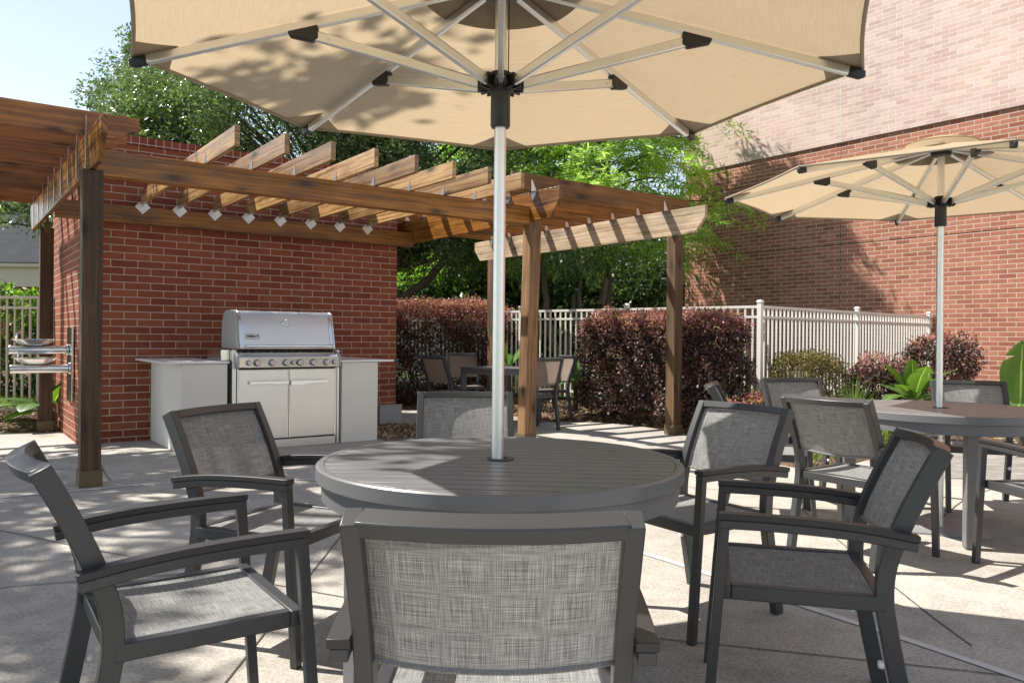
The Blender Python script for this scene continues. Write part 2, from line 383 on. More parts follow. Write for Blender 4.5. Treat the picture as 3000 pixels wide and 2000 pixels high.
m_leaf('plum_tip', [(0, (.28,.07,.09)), (.35, (.50,.16,.20)), (.65, (.60,.32,.33)), (.85, (.36,.20,.10)), (1, (.42,.38,.14))], .35, .45, .4)
m_leaf('olive_leaf', [(0, (.06,.055,.02)), (.5, (.15,.14,.045)), (.8, (.26,.22,.08)), (1, (.34,.15,.11))], .3, .45, .4)
m_leaf('green_leaf', [(0, (.05,.10,.015)), (.5, (.13,.24,.03)), (1, (.26,.40,.06))], .4, .4, .45)
m_leaf('grass_blade', [(0, (.07,.12,.025)), (.5, (.16,.26,.05)), (1, (.32,.40,.12))], .35, .6, .2)

# ------------------------------------------------------------------ foliage
def leaves(name, P, N, size, mat, parent=None, aspect=.5, mi=None, up=.3, seed=1, fold=.25):
    """P (n,3) leaf positions; N (n,3) preferred directions or None; one folded rhombus of two faces per leaf"""
    rg = np.random.default_rng(seed); n = len(P)
    d = rg.normal(size=(n,3))
    if N is not None: d = d*.75 + N
    d /= np.linalg.norm(d, axis=1)[:,None]+1e-9
    nr = rg.normal(size=(n,3)); nr[:,2] += up*3
    s = np.cross(d, nr); s /= np.linalg.norm(s, axis=1)[:,None]+1e-9
    u = np.cross(s, d)
    L = (size*(.6+.8*rg.random(n)))[:,None]; Wd = L*aspect*.5
    b = P; m1 = P+d*L*.5+s*Wd+u*Wd*fold; m2 = P+d*L*.5-s*Wd+u*Wd*fold; tp = P+d*L
    V = np.stack([b, m1, tp, m2], 1).reshape(-1,3)
    i = np.arange(n)[:,None]*4
    F = np.concatenate([i+np.array([0,1,2]), i+np.array([0,2,3])], 1).reshape(-1,3)
    return npmesh(name, V, F, mat, parent, None if mi is None else np.repeat(mi, 2))
def clump_points(c, rad, nclump, per, cr, seed, shell=.55, flat=.75, zmin=None):
    rg = np.random.default_rng(seed); v = rg.normal(size=(nclump,3)); v /= np.linalg.norm(v, axis=1)[:,None]
    r = (shell+(1-shell)*rg.random(nclump)**.7)[:,None]
    C = np.array(c)+v*r*np.array(rad)
    if zmin is not None: C = C[C[:,2] > zmin]
    n = len(C); sc = cr*(.55+.9*rg.random(n)); cnt = per
    Q = rg.normal(size=(n,cnt,3)); Q /= np.linalg.norm(Q, axis=2)[...,None]; Q *= (rg.random((n,cnt,1))**.55)
    P = Q*np.array([1,1,flat])*sc[:,None,None]*.72+C[:,None,:]
    N = (P-np.array(c)); N /= np.linalg.norm(N, axis=2)[...,None]+1e-9
    return P.reshape(-1,3), N.reshape(-1,3), C
def branch(mb, pts, r0, r1, seg=9, wob=.03, seed=0):
    rd = random.Random(seed); P = smooth_path(pts, 6)
    P = [p+Vector((rd.uniform(-wob,wob), rd.uniform(-wob,wob), 0)) for p in P]; n = len(P)
    mb.tube(P, 1, seg, [r0+(r1-r0)*(i/(n-1))**.8 for i in range(n)])
def tree(label, loc, trunk_pts, r0, crowns, mat, leaf, seed, group=None, name='oak_tree', aspect=.5, up=.3, limbs=True, extra=None):
    t = thing(name, label, 'tree', loc, 0, group); lx = np.array(loc); rd = random.Random(seed)
    mb = MB(); branch(mb, trunk_pts, r0, r0*.45, 10, r0*.12, seed)
    allP = []; allN = []
    for k, (c, rad, nc, per, cr) in enumerate(crowns):
        P, N, C = clump_points(c, rad, nc, per, cr, seed*7+k); allP.append(P); allN.append(N)
        if limbs:
            top = Vector(trunk_pts[-1])
            for q in range(0, len(C), max(1, len(C)//36)):
                e = Vector(C[q]); mid = top.lerp(e, .5)+Vector((rd.uniform(-.3,.3), rd.uniform(-.3,.3), rd.uniform(-.1,.4)))
                branch(mb, [Vector(trunk_pts[-1]), mid, e], min(r0*.3, .06), .012, 6, .03, seed+q)
    if extra:
        for e in extra: branch(mb, e[0], e[1], e[2], 8, .03, seed)
    mb.build('trunk', M['bark'], t, smooth=60)
    leaves('crown', np.concatenate(allP), np.concatenate(allN)*.5, leaf, M[mat], t, aspect, None, up, seed)
    return t

# ------------------------------------------------------------------ setting: ground, slab, beds
SLAB = [(-14,-5),(-14,9.0),(-7,9.05),(-5.4,9.15),(-4.9,9.9),(-2.0,12.35),(-.75,12.35),(.1,11.35),(.55,10.78),(1.0,10.78),(1.55,10.62),(2.0,9.85),(2.3,8.7),(2.42,7.35),(2.62,7.02),(3.0,7.15),(3.6,7.75),(4.3,8.5),(5.0,9.0),(9,9.2),(16,6),(16,-5)]
def terrain():
    x = np.arange(-16,18.01,.16); y = np.arange(-6,24.01,.16); X, Y = np.meshgrid(x, y, indexing='ij'); P = np.stack([X.ravel(), Y.ravel()], 1)
    poly = np.array(SLAB); D = np.full(len(P), 1e9); ins = np.zeros(len(P), bool)
    for i in range(len(poly)):
        a, b = poly[i], poly[(i+1) % len(poly)]; ab = b-a; tt = np.clip(((P-a)@ab)/(ab@ab), 0, 1); D = np.minimum(D, np.linalg.norm(P-a-tt[:,None]*ab, axis=1))
        c = (a[1] > P[:,1]) != (b[1] > P[:,1])
        with np.errstate(divide='ignore', invalid='ignore'): xi = (b[0]-a[0])*(P[:,1]-a[1])/(b[1]-a[1])+a[0]
        ins ^= c & (P[:,0] < xi)
    rg = np.random.default_rng(3)
    h = np.where(ins, -.06-np.minimum(D, .5)*.3, -.03+.20*np.clip(D/1.5, 0, 1)**.8)+np.where(ins, 0, rg.normal(size=len(P))*.008)
    nx, ny = len(x), len(y); I = np.arange(nx*ny).reshape(nx, ny)
    F = np.stack([I[:-1,:-1], I[1:,:-1], I[1:,1:], I[:-1,1:]], -1).reshape(-1,4)
    tag(npmesh('mulch_bed', np.column_stack([P, h]), F, M['mulch'], smooth=True), kind='structure')
    def height(px, py):
        i = int(round((px+16)/.16)); j = int(round((py+6)/.16)); return float(h[I[min(max(i,0),nx-1), min(max(j,0),ny-1)]])
    return height
HT = terrain()
mb = MB(); mb.ngon([(-400,-300,-.25),(400,-300,-.25),(400,700,-.25),(-400,700,-.25)])
tag(mb.build('ground', M['lawn']), kind='structure')
mb = MB(); mb.prism(SLAB, -.14, 0.0); tag(mb.build('patio_slab', M['concrete'], bevel=.012, smooth=0), kind='structure')
FL0, FL1 = Vector((-2.9,15.45,0)), Vector((3.19,10.1,0)); FR1 = Vector((7.28,13.72,0))
mb = MB(); mb.ngon([(-12,10.15,.185),(-5.3,10.15,.185),(-5.0,14,.185),(-12,14,.185)]); tag(mb.build('lawn', M['lawn']), kind='structure')
mb = MB(); mb.ngon([(-3,15.9,.19),(3.3,10.5,.19),(6.2,13.6,.19),(3.5,20,.19),(-4,22,.19)]); tag(mb.build('lawn', M['lawn']), kind='structure')
mb = MB(); mb.ngon([(3.2,6.75,.004),(5.5,6.1,.004),(6.6,7.9,.004),(4.15,8.25,.004)]); tag(mb.build('paver_path', M['paver']), kind='structure')
def strip(name, pts, w, m, z=.004):
    P = [Vector((p[0], p[1], z)) for p in pts]; b = MB(); L = 0
    Q = smooth_path(P, 8) if len(P) > 2 else P
    for i in range(len(Q)-1):
        t0 = (Q[min(i+1,len(Q)-1)]-Q[max(i-1,0)]).normalized(); t1 = (Q[min(i+2,len(Q)-1)]-Q[i]).normalized()
        s0 = Vector((-t0.y,t0.x,0))*w/2; s1 = Vector((-t1.y,t1.x,0))*w/2
        b.quad(tuple(Q[i]-s0), tuple(Q[i+1]-s1), tuple(Q[i+1]+s1), tuple(Q[i]+s0), [(0,0),(1,0),(1,1),(0,1)])
    tag(b.build(name, M[m], smooth=0), kind='structure')
strip('expansion_joint', [(-4.6,4.5),(-3.56,5.48),(-3.17,5.76),(-2.57,6.12),(-1.5,6.25),(-.3,5.45),(.72,4.21),(1.23,3.46),(1.67,2.82),(2.5,1.5)], .042, 'joint_pale', .004)
for pts in ([(-4.2,5.1),(-2.98,4.58),(-2.42,4.29),(-1.45,3.81),(-.79,3.49),(.1,3.12)], [(-1.0,6.15),(-.97,4.21),(-.94,2.6),(-.93,.8)], [(.1,3.12),(.56,3.02),(1.62,2.74),(3.0,2.35)], [(2.0,5.5),(1.8,3.68),(1.75,2.97)], [(-3.6,6.9),(-3.38,6.53),(-3.13,6.15)], [(-1.93,7.42),(-1.58,6.77),(-1.3,6.25)], [(-3.2,3.1),(-2.3,3.55),(-1.45,3.81)], [(1.2,5.8),(2.27,4.72),(3.45,5.86),(5,7.2)], [(3.2,6.72),(5.5,6.07)], [(-5.5,6.9),(-3.38,6.6)], [(.3,6.6),(2.5,5.6)], [(-.6,9.6),(.9,7.4),(1.9,6.1)]):
    strip('control_joint', pts, .007, 'joint_dark', .0035)
# gravel patch beside the grill wall
mb = MB(); c0 = [G(4.02,7.75,.006), G(4.75,7.75,.006), G(5.0,8.35,.006), G(5.0,9.15,.006), G(4.02,9.15,.006)]
mb.ngon([tuple(p) for p in c0]); tag(mb.build('gravel_patch', M['gravel']), kind='structure')
rg = np.random.default_rng(11); P = []
for k in range(2600):
    p = G(rg.uniform(4.05,4.95), rg.uniform(7.85,9.1), .012); P.append(p)
tag(leaves('gravel', np.array(P), None, .035, M['straw'], None, .8, None, .8, 5), 'loose brown gravel lying beside the brick grill wall', 'gravel', None, 'stuff')
# mulch straw on the beds
def straw():
    rg = np.random.default_rng(21); P = []
    reg = [(.1,3.4,8.5,12.4,14000),(2.3,7.5,7.0,11.5,9000),(-8.5,-4.7,9.1,10.4,6000),(-1.6,.4,11.6,12.9,2500)]
    poly = SLAB
    def inside(x, y):
        r = False
        for i in range(len(poly)):
            (x0,y0),(x1,y1) = poly[i], poly[(i+1) % len(poly)]
            if (y0 > y) != (y1 > y) and x < (x1-x0)*(y-y0)/(y1-y0)+x0: r = not r
        return r
    for x0, x1, y0, y1, n in reg:
        for _ in range(n):
            x, y = rg.uniform(x0,x1), rg.uniform(y0,y1)
            if inside(x, y):
                continue
            P.append((x, y, HT(x,y)+rg.uniform(.0,.03)))
    P = np.array(P); N = rg.normal(size=P.shape); N[:,2] *= .15
    tag(leaves('mulch_straw', P, N*1.6, .085, M['straw'], None, .16, None, .5, 9), 'dry pine straw mulch covering the planting beds', 'mulch', None, 'stuff')
straw()

# ------------------------------------------------------------------ brick grill wall
bw = thing('brick_wall', 'red brick grill wall standing behind the steel barbecue', 'wall', G(1.2,9.25), ROT)
WL = 3.70; WD = 2.3; WH = 3.19
def wall_mb(x0, x1, y0, y1, z0, z1):
    b = MB()
    b.quad((x0,y0,z0),(x1,y0,z0),(x1,y0,z1),(x0,y0,z1), [(x0+.1,z0+.03),(x1+.1,z0+.03),(x1+.1,z1+.03),(x0+.1,z1+.03)])
    b.quad((x1,y0,z0),(x1,y1,z0),(x1,y1,z1),(x1,y0,z1), [(x1+.1,z0+.03),(x1+.1+y1-y0,z0+.03),(x1+.1+y1-y0,z1+.03),(x1+.1,z1+.03)])
    b.quad((x1,y1,z0),(x0,y1,z0),(x0,y1,z1),(x1,y1,z1), [(x0,z0+.03),(x1,z0+.03),(x1,z1+.03),(x0,z1+.03)])
    b.quad((x0,y1,z0),(x0,y0,z0),(x0,y0,z1),(x0,y1,z1), [(x0+.1-(y1-y0),z0+.03),(x0+.1,z0+.03),(x0+.1,z1+.03),(x0+.1-(y1-y0),z1+.03)])
    b.quad((x0,y0,z1),(x1,y0,z1),(x1,y1,z1),(x0,y1,z1), [(x0,y0),(x1,y0),(x1,y1),(x0,y1)])
    return b
wall_mb(0, WL, 0, WD, -.12, WH).build('wall', M['red_brick'], bw, smooth=0, fix=False)
wall_mb(-.012, WL+.012, -.012, WD+.012, WH+.003, WH+.095).build('coping', M['red_brick_coping'], bw, smooth=0, fix=False)
# ------------------------------------------------------------------ tall brick building on the right
ww = R_(36.95); WXd = Vector((math.sin(ww), -math.cos(ww), 0)); 
corner = Vector((4.0,18.2,0)); rzB = math.atan2(WXd.y, WXd.x)
bb = thing('brick_building', 'tall red brick building wall with a pale brick upper storey', 'building', corner, rzB)
def wallbox(x0, x1, y0, y1, z0, z1, nm, m):
    wall_mb(x0, x1, y0, y1, z0, z1).build(nm, M[m], bb, smooth=0, fix=False)
wallbox(0, 22, 0, 9, -.2, 2.985, 'lower_wall', 'building_brick')
wallbox(0, 22, 0, 9, 2.997, 4.95, 'middle_wall', 'building_brick')
wallbox(-.03, 22, -.035, 9, 4.953, 12.5, 'upper_wall', 'pale_brick')
wall_mb(.02, 22, .012, 8.9, 2.985, 2.997).build('joint_line', M['dark_gap'], bb, smooth=0, fix=False)
for q in (3.85, 12.5):
    b = MB(); b.box(q-.006, q+.006, -.003, .05, 0, 4.94); b.build('expansion_joint', M['joint_dark'], bb)
    b = MB(); b.box(q-.006, q+.006, -.038, .05, 4.955, 12.4); b.build('expansion_joint', M['joint_pale'], bb)

# ------------------------------------------------------------------ pergola
pg = thing('pergola', 'stained timber pergola wrapping around the brick grill wall', 'pergola', G(.95,6.70), ROT)
def L(g, n, z): return (g-.95, n-6.70, z)
def pbox(nm, g0, g1, n0, n1, z0, z1, m, along='x', bevel=.004, parent=pg, label=None):
    b = MB(); a, c = L(g0,n0,z0), L(g1,n1,z1); b.box(a[0], c[0], a[1], c[1], a[2], c[2], along)
    o = b.build(nm, M[m], parent, bevel)
    if label: o['label'] = label
    return o
HP = .07
def post(g, n, m, h=2.388, lean=(0,0), label=None):
    b = MB(); x, y, _ = L(g,n,0); lx, ly = lean
    b.sweep([(x-lx*.5,y-ly*.5,.0),(x+lx*.0,y+ly*.0,h*.5),(x+lx*.5,y+ly*.5,h)], [(-HP,-HP),(HP,-HP),(HP,HP),(-HP,HP)], side=(1,0,0))
    o = b.build('post', M[m], pg, .006)
    if label: o['label'] = label
    x -= lx*.5; y -= ly*.5; e = .009; b = MB()
    b.box(x-HP-e, x+HP+e, y-HP-e, y+HP+e, .003, .125); b.build('base_trim', M['post_trim'], o, .002)
    if label != 'dark brown post nearest the camera':
        b = MB(); xx = x+lx; yy = y+ly-HP-.004; b.prism([(xx-.03,2.33),(xx+.03,2.33),(xx+.03,2.42),(xx+.012,2.49),(xx-.012,2.49),(xx-.03,2.42)], yy-.003, yy, 'y'); b.build('cap_plate', M['post_trim'], o)
    return o
post(.95, 6.70, 'dark_post', label='dark brown post nearest the camera'); post(1.05, 10.72, 'dark_post')
post(5.15, 6.70, 'brown_post', lean=(.04,-.03), label='brown post leaning slightly to the right'); post(7.19, 10.30, 'brown_post'); post(7.19, 6.48, 'brown_post')
def beam_n(g0, g1, n0, n1, z0, z1, m, cut=.16):
    b = MB(); zz = z0+.45*(z1-z0)
    poly = [(n0,z1),(n0,zz+.04),(n0+cut,z0),(n1-cut,z0),(n1,zz+.04),(n1,z1)]
    b.prism([(p[0]-6.70,p[1]) for p in poly], g0-.95, g1-.95, 'x')
    # grain along the beam
    for k, f in enumerate(b.f): b.uv[k] = [(b.v[i][1], b.v[i][2]+b.v[i][0]) for i in f]
    return b.build('beam', M[m], pg, .004)
beam_n(.925, .965, 6.14, 11.2, 2.39, 2.69, 'cedar')
beam_n(5.10, 5.142, 6.15, 10.4, 2.39, 2.70, 'cedar')
beam_n(7.14, 7.182, 5.98, 10.78, 2.39, 2.70, 'weathered')
pbox('front_beam', .967, 5.098, 6.637, 6.77, 2.352, 2.548, 'cedar')
pbox('ledger_board', .967, 5.098, 9.165, 9.235, 2.335, 2.522, 'cedar')
def hanger(b, x, y, z, s=1):   # bent metal tie at a crossing
    b.prism([(x-.004,z),(x+.085*s,z),(x-.004,z+.13)] if s > 0 else [(x+.004,z),(x-.085,z),(x+.004,z+.13)], y-.002, y+.002, 'y')
def rafter_g(n, g0, g1, z0, m, scroll=True):
    z1 = z0+.188; b = MB(); r = .075; h = z1-z0
    poly = [(g0,z1)]
    if scroll:
        arc = [(g0+.115-r*math.cos(a)*1.0, z0+r*math.sin(a)) for a in [k*math.pi/2/6 for k in range(7)]]
        poly += [(g0,z0+r)]+[(g0+.03+.115*k/6*1.0, z0+r-(r)*(1-math.cos(k/6*math.pi/2))) for k in range(1,6)]+[(g0+.15,z0+.012),(g0+.175,z0+.012),(g0+.18,z0)]
    else: poly += [(g0,z0)]
    if scroll:
        poly += [(g1-.18,z0),(g1-.175,z0+.012),(g1-.15,z0+.012)]+[(g1-.03-.115*k/6, z0+r-r*(1-math.cos(k/6*math.pi/2))) for k in range(5,0,-1)]+[(g1,z0+r),(g1,z1)]
    b.prism([(p[0]-.95,p[1]) for p in poly], n-6.70-.019, n-6.70+.019, 'y')
    for k, f in enumerate(b.f): b.uv[k] = [(b.v[i][0], b.v[i][2]+b.v[i][1]) for i in f]
    return b.build('rafter', M[m], pg, .003)
for k in range(9):      # left bay
    n = 6.88+.50*k; o = rafter_g(n, -4.2, 1.31, 2.692, 'cedar_red')
    b = MB(); x0 = .923-.95; y = n-6.70-.024
    b.box(x0-.003, x0, y-.055, y, 2.42, 2.83); b.build('metal_tie', M['galvanised'], o, .001)
for k in range(9):      # right bay
    n = 6.64+.463*k; o = rafter_g(n, 4.85, 7.60, 2.702, 'cedar')
    for gb in (5.10, 7.14):
        x0 = gb-.95-.002; y = n-6.70-.023; b = MB()
        b.prism([(y-.10,2.70),(y-.03,2.60),(y+.002,2.66),(y+.002,2.705),(y-.05,2.705)], x0-.002, x0+.001, 'x'); b.prism([(x0-.002,2.66),(x0+.075,2.704),(x0+.012,2.83),(x0-.002,2.83)], y-.003, y+.001, 'y')
        b.build('metal_tie', M['galvanised'], o)
for k in range(8):      # bay in front of the grill
    gg = 1.787+.3775*k; b = MB(); a = L(gg-.0195, 5.88, 2.549); c = L(gg+.0195, 9.158, 2.700)
    b.box(a[0], c[0], a[1], c[1], a[2], c[2], 'y'); o = b.build('rafter', M['cedar_pale'], pg, .003)
    b = MB(); x = gg-.95; y = 9.163-6.70
    b.prism([(x,2.44),(x+.078,2.518),(x,2.596),(x-.078,2.518)], y-.003, y, 'y')
    b.box(x-.0235, x-.0205, y-.10, y, 2.548, 2.60)
    b.build('joist_hanger', M['galvanised'], o)
    b = MB(); y = 6.635-6.70
    b.prism([(y+.002,2.552),(y+.10,2.552),(y+.01,2.64)], x-.0235, x-.0205, 'x'); b.build('metal_tie', M['galvanised'], o); b = MB()
    b.prism([(y+.14,2.552),(y+.24,2.552),(y+.14,2.64)], x+.0205, x+.0235, 'x')
    b.build('metal_tie', M['galvanised'], o)

# ------------------------------------------------------------------ counters and grill
def counter(label, g0, g1, n0, t0, t1):
    t = thing('grill_counter', label, 'counter', G(g0,n0), ROT); b = MB()
    b.box(0, g1-g0, 0, 9.24-n0, 0, .868); b.build('pier', M['stucco'], t, .008)
    b = MB(); b.box(t0-g0, t1-g0, -.03, 9.245-n0, .871, .893); b.build('countertop', M['quartz'], t, .003); return t
counter('white stucco counter with quartz slab to the left of the steel grill', 1.90, 2.335, 7.93, 1.74, 2.345)
cr = counter('white stucco counter with quartz slab to the right of the steel grill', 3.535, 3.962, 7.90, 3.50, 4.14)
b = MB(); b.box(.431, .442, .03, .075, .48, .80); b.build('cable_cover', M['cream_trim'], cr, .003)
mb = MB(); mb.box(0, .32, 0, .10, .02, .245); mb.box(-.004,.324,-.006,.104,.2455,.262)
o = mb.build('conduit_box', M['grey_box'], None, .004); o.location = G(4.615,9.14,0); o.rotation_euler = (0,0,ROT)
tag(o, 'grey metal conduit box at the foot of the brick grill wall', 'box')
gr = thing('gas_grill', 'stainless steel gas barbecue with closed lid between white counters', 'grill', G(2.42,7.90), ROT)
GW = 1.055
b = MB(); b.box(.0, GW, .02, .62, .0, .085); b.box(.0,.018,.004,.62,.085,.815); b.box(GW-.018,GW,.004,.62,.085,.815); b.box(.018,GW-.018,.06,.62,.088,.815); b.build('cabinet', M['steel'], gr, .003)
for q in ((-.045,-.006,.01,.60,0,1.0),(GW+.006,GW+.034,.01,.60,0,1.0)):
    b = MB(); b.box(*q); b.build('side_panel', M['steel'], gr, .004)
b = MB(); b.box(-.13,-.047,.10,.60,.897,1.005); b.build('side_shelf', M['steel_smooth'], gr, .004)
b = MB(); b.box(.018,GW-.018,.05,.058,.086,.818); b.build('shadow_gap', M['dark_gap'], gr)
for k in (0, 1):
    x0 = .014 if k == 0 else GW/2+.003; x1 = GW/2-.003 if k == 0 else GW-.014
    b = MB(); b.box(x0, x1, 0, .022, .10, .805); d = b.build('door', M['steel'], gr, .004)
    b = MB(); w = .012
    b.box(x0,x0+w,-.003,.0,.10,.805); b.box(x1-w,x1,-.003,.0,.10,.805); b.box(x0+w,x1-w,-.003,.0,.793,.805); b.build('door_trim', M['steel_smooth'], d, .001)
    hx0, hx1 = (x0+.10, x1-.008) if k == 0 else (x0+.008, x1-.10)
    b = MB(); sx = hx1-.16 if k == 0 else hx0
    b.prism([(hx0,.688),(hx1,.688),(hx1,.655) if k == 0 else (hx1,.66),(sx+.18,.652) if k else (sx,.652),(sx+.14,.64) if k else (sx-.02,.66),(hx0,.64) if k else (hx0,.66)], -.038, -.028, 'y')
    for xx in (hx0+.02, hx1-.03): b.box(xx, xx+.012, -.028, 0, .668, .682)
    b.build('door_handle', M['steel_bright'], d, .002)
# control panel : sloping apron and front face with knobs
b = MB(); prof = [(-.03,.822),(-.055,.83),(-.06,.93),(.05,1.0),(.10,1.008),(.10,.822)]
b.prism(prof, .0, GW, 'x'); cp = b.build('control_panel', M['steel_smooth'], gr, .004)
for x in (-.022, GW):
    b = MB(); b.prism([(-.025,.818),(-.062,.83),(-.066,.94),(.05,1.008),(.12,1.012),(.12,.818)], x, x+.022, 'x'); b.build('end_cap', M['grey_box'], cp, .004)
b = MB()
for k in range(13):
    x = .06+k*.076
    for y_ in (.018, .030): b.quad((x,y_,.93+(y_+.06)/.11*.07+.0012),(x+.045,y_,.93+(y_+.06)/.11*.07+.0012),(x+.045,y_+.006,.93+(y_+.066)/.11*.07+.0012),(x,y_+.006,.93+(y_+.066)/.11*.07+.0012), [(0,0)]*4)
b.xform(Matrix.Identity(4)); b.build('vent_slots', M['dark_gap'], cp)
for x, r in ((.093,.024),(.175,.031),(.325,.031),(.471,.031),(.546,.021),(.616,.031),(.760,.031),(.908,.031),(.996,.023)):
    c = (x, -.058, .876); b = MB(); b.lathe([(r*1.15,0),(r*1.15,-.008),(r*1.0,-.012),(r*.92,-.034),(r*.72,-.038),(0,-.038)], c, 20, 'y'); kb = b.build('knob', M['knob_steel'], cp)
    b = MB(); b.lathe([(r*.66,-.0385),(r*.66,-.0395),(0,-.0395)], c, 16, 'y'); b.build('knob_face', M['logo_white'], kb)
    b = MB(); b.lathe([(r*.24,-.040),(r*.24,-.0405),(0,-.0405)], (c[0],c[1],c[2]+r*.12), 10, 'y'); b.box(c[0]-r*.2,c[0]+r*.2,c[1]-.0405,c[1]-.040,c[2]-r*.35,c[2]-r*.22); b.build('knob_mark', M['logo_red'], kb)
# lid
b = MB(); lp = [(.03,1.012),(.04,1.06),(.075,1.21),(.110,1.345),(.128,1.382),(.165,1.404),(.42,1.408),(.50,1.375),(.55,1.28),(.56,1.02)]
b.prism(lp, .03, GW-.03, 'x'); lid = b.build('lid', M['steel'], gr, .012, 50)
def lidy(z):
    for (y0,z0),(y1,z1) in zip(lp[:-1], lp[1:]):
        if z0 <= z <= z1: return y0+(y1-y0)*(z-z0)/(z1-z0)
    return .2
for x0 in (.006, GW-.030):
    b = MB(); b.prism([(y-.004 if y < .3 else y+.004, z+(.004 if z > 1.05 else 0)) for y, z in lp], x0, x0+.024, 'x'); b.build('lid_end', M['grey_box'] if x0 < .1 else M['steel_smooth'], lid, .006)
for x0 in (.032, GW-.062):
    b = MB(); path = [(x0+.015, y-.0035, z) for y, z in lp[1:5]]; b.sweep(path, [(-.015,-.001),(.015,-.001),(.015,.001),(-.015,.001)], side=(1,0,0)); b.build('lid_trim', M['steel_smooth'], lid)
b = MB(); b.tube([(.09,-.005,1.045),(GW-.06,-.005,1.045)], .014, 14)
for x in (.11, GW-.08): b.tube([(x,-.005,1.045),(x,.05,1.05)], .013, 10)
b.build('lid_handle', M['chrome'], lid)
def lidM(x, z):
    y = lidy(z); a = math.atan2(lidy(z+.02)-lidy(z-.02), .04)
    return Matrix.Translation((x, y-.003, z)) @ Matrix.Rotation(-a, 4, 'X')
b = MB(); b.lathe([(.040,0.004),(.040,-.014),(.034,-.020),(.030,-.020)], (0,0,0), 28, 'y'); b.xform(lidM(.52,1.275)); tm = b.build('thermometer', M['chrome'], lid)
b = MB(); b.lathe([(.030,-.017),(0,-.017)], (0,0,0), 24, 'y'); b.xform(lidM(.52,1.275)); b.build('dial', M['logo_white'], tm)
b = MB(); b.box(-.0015,.0015,-.0195,-.0185,-.02,.012)
for k in range(11):
    a = R_(220-26*k); b.box(math.cos(a)*.023-.0012, math.cos(a)*.023+.0012, -.0190, -.0185, math.sin(a)*.023-.002, math.sin(a)*.023+.002)
b.xform(lidM(.52,1.275)); b.build('needle', M['logo_black'], tm)
bm_ = lidM(.165,1.14)
b = MB(); b.box(-.070,.070,-.004,.004,-.030,.030); b.xform(bm_); bd = b.build('badge', M['logo_white'], lid, .003)
b = MB()
for x0,x1,z0,z1 in ((-.068,.068,.0255,.028),(-.068,.068,-.028,-.0255),(-.068,-.0655,-.0255,.0255),(.0655,.068,-.0255,.0255)): b.box(x0,x1,-.0055,-.004,z0,z1)
b.lathe([(.010,-.0055),(.010,-.0048),(0,-.0055)], (.050,0,.004), 14, 'y'); b.box(.043,.057,-.0058,-.004,-.012,-.009); b.box(.0485,.0515,-.0058,-.004,-.018,-.004); b.box(.046,.054,-.0058,-.004,.014,.017)
b.xform(bm_); b.build('badge_mark', M['logo_black'], bd)
fc = bpy.data.curves.new('lettering', 'FONT'); fc.body = 'weber'; fc.size = .047; fc.extrude = .0008; fc.align_x = 'CENTER'; fc.offset = .0009; fc.space_character = .95
fo = bpy.data.objects.new('lettering_curve', fc); COL.objects.link(fo)
dg = bpy.context.evaluated_depsgraph_get(); tme = bpy.data.meshes.new_from_object(fo.evaluated_get(dg)); bpy.data.objects.remove(fo)
tme.transform(bm_ @ Matrix.Translation((-.012,-.0055,-.013)) @ Matrix.Rotation(R_(90), 4, 'X') @ Matrix.Diagonal((.84,1.15,1,1)))
tme.materials.clear(); tme.materials.append(M['logo_black']); tme.name = 'badge_lettering'
to = bpy.data.objects.new('badge_lettering', tme); COL.objects.link(to); to.parent = bd

# ------------------------------------------------------------------ drinking fountain on the wall's left face
df = thing('drinking_fountain', 'double bowl stainless steel drinking fountain on the wall beside dark post', 'drinking fountain', G(1.19,9.62), ROT)
def fx(b): return b
b = MB(); b.box(-.02,0,-.13,.26,.42,1.22); b.build('wall_plate', M['steel_smooth'], df, .003)
for y, z in ((.14,.975),(-.06,.782)):
    b = MB(); b.tube([(-.021,y,z),(-.56,y,z)], .045, 24); b.lathe([(0,-.004),(.045,-.004),(.047,.0),(.047,.012)], (-.566,y,z), 24, 'x'); b.lathe([(.064,0),(.064,.02),(.045,.026)], (-.046,y,z), 24, 'x'); ar = b.build('arm', M['steel_smooth'], df)
    b = MB(); b.lathe([(0,.032),(.09,.036),(.15,.056),(.205,.094),(.207,.104),(.195,.104),(.14,.07),(.08,.06),(0,.057)], (-.345,y,z+.012), 40); b.build('bowl', M['steel_smooth'], df)
    b = MB(); b.tube(smooth_path([(-.50,y,z+.095),(-.50,y,z+.14),(-.49,y,z+.175),(-.462,y,z+.188)], 4), .012, 10, None); b.build('spout', M['chrome'], df)

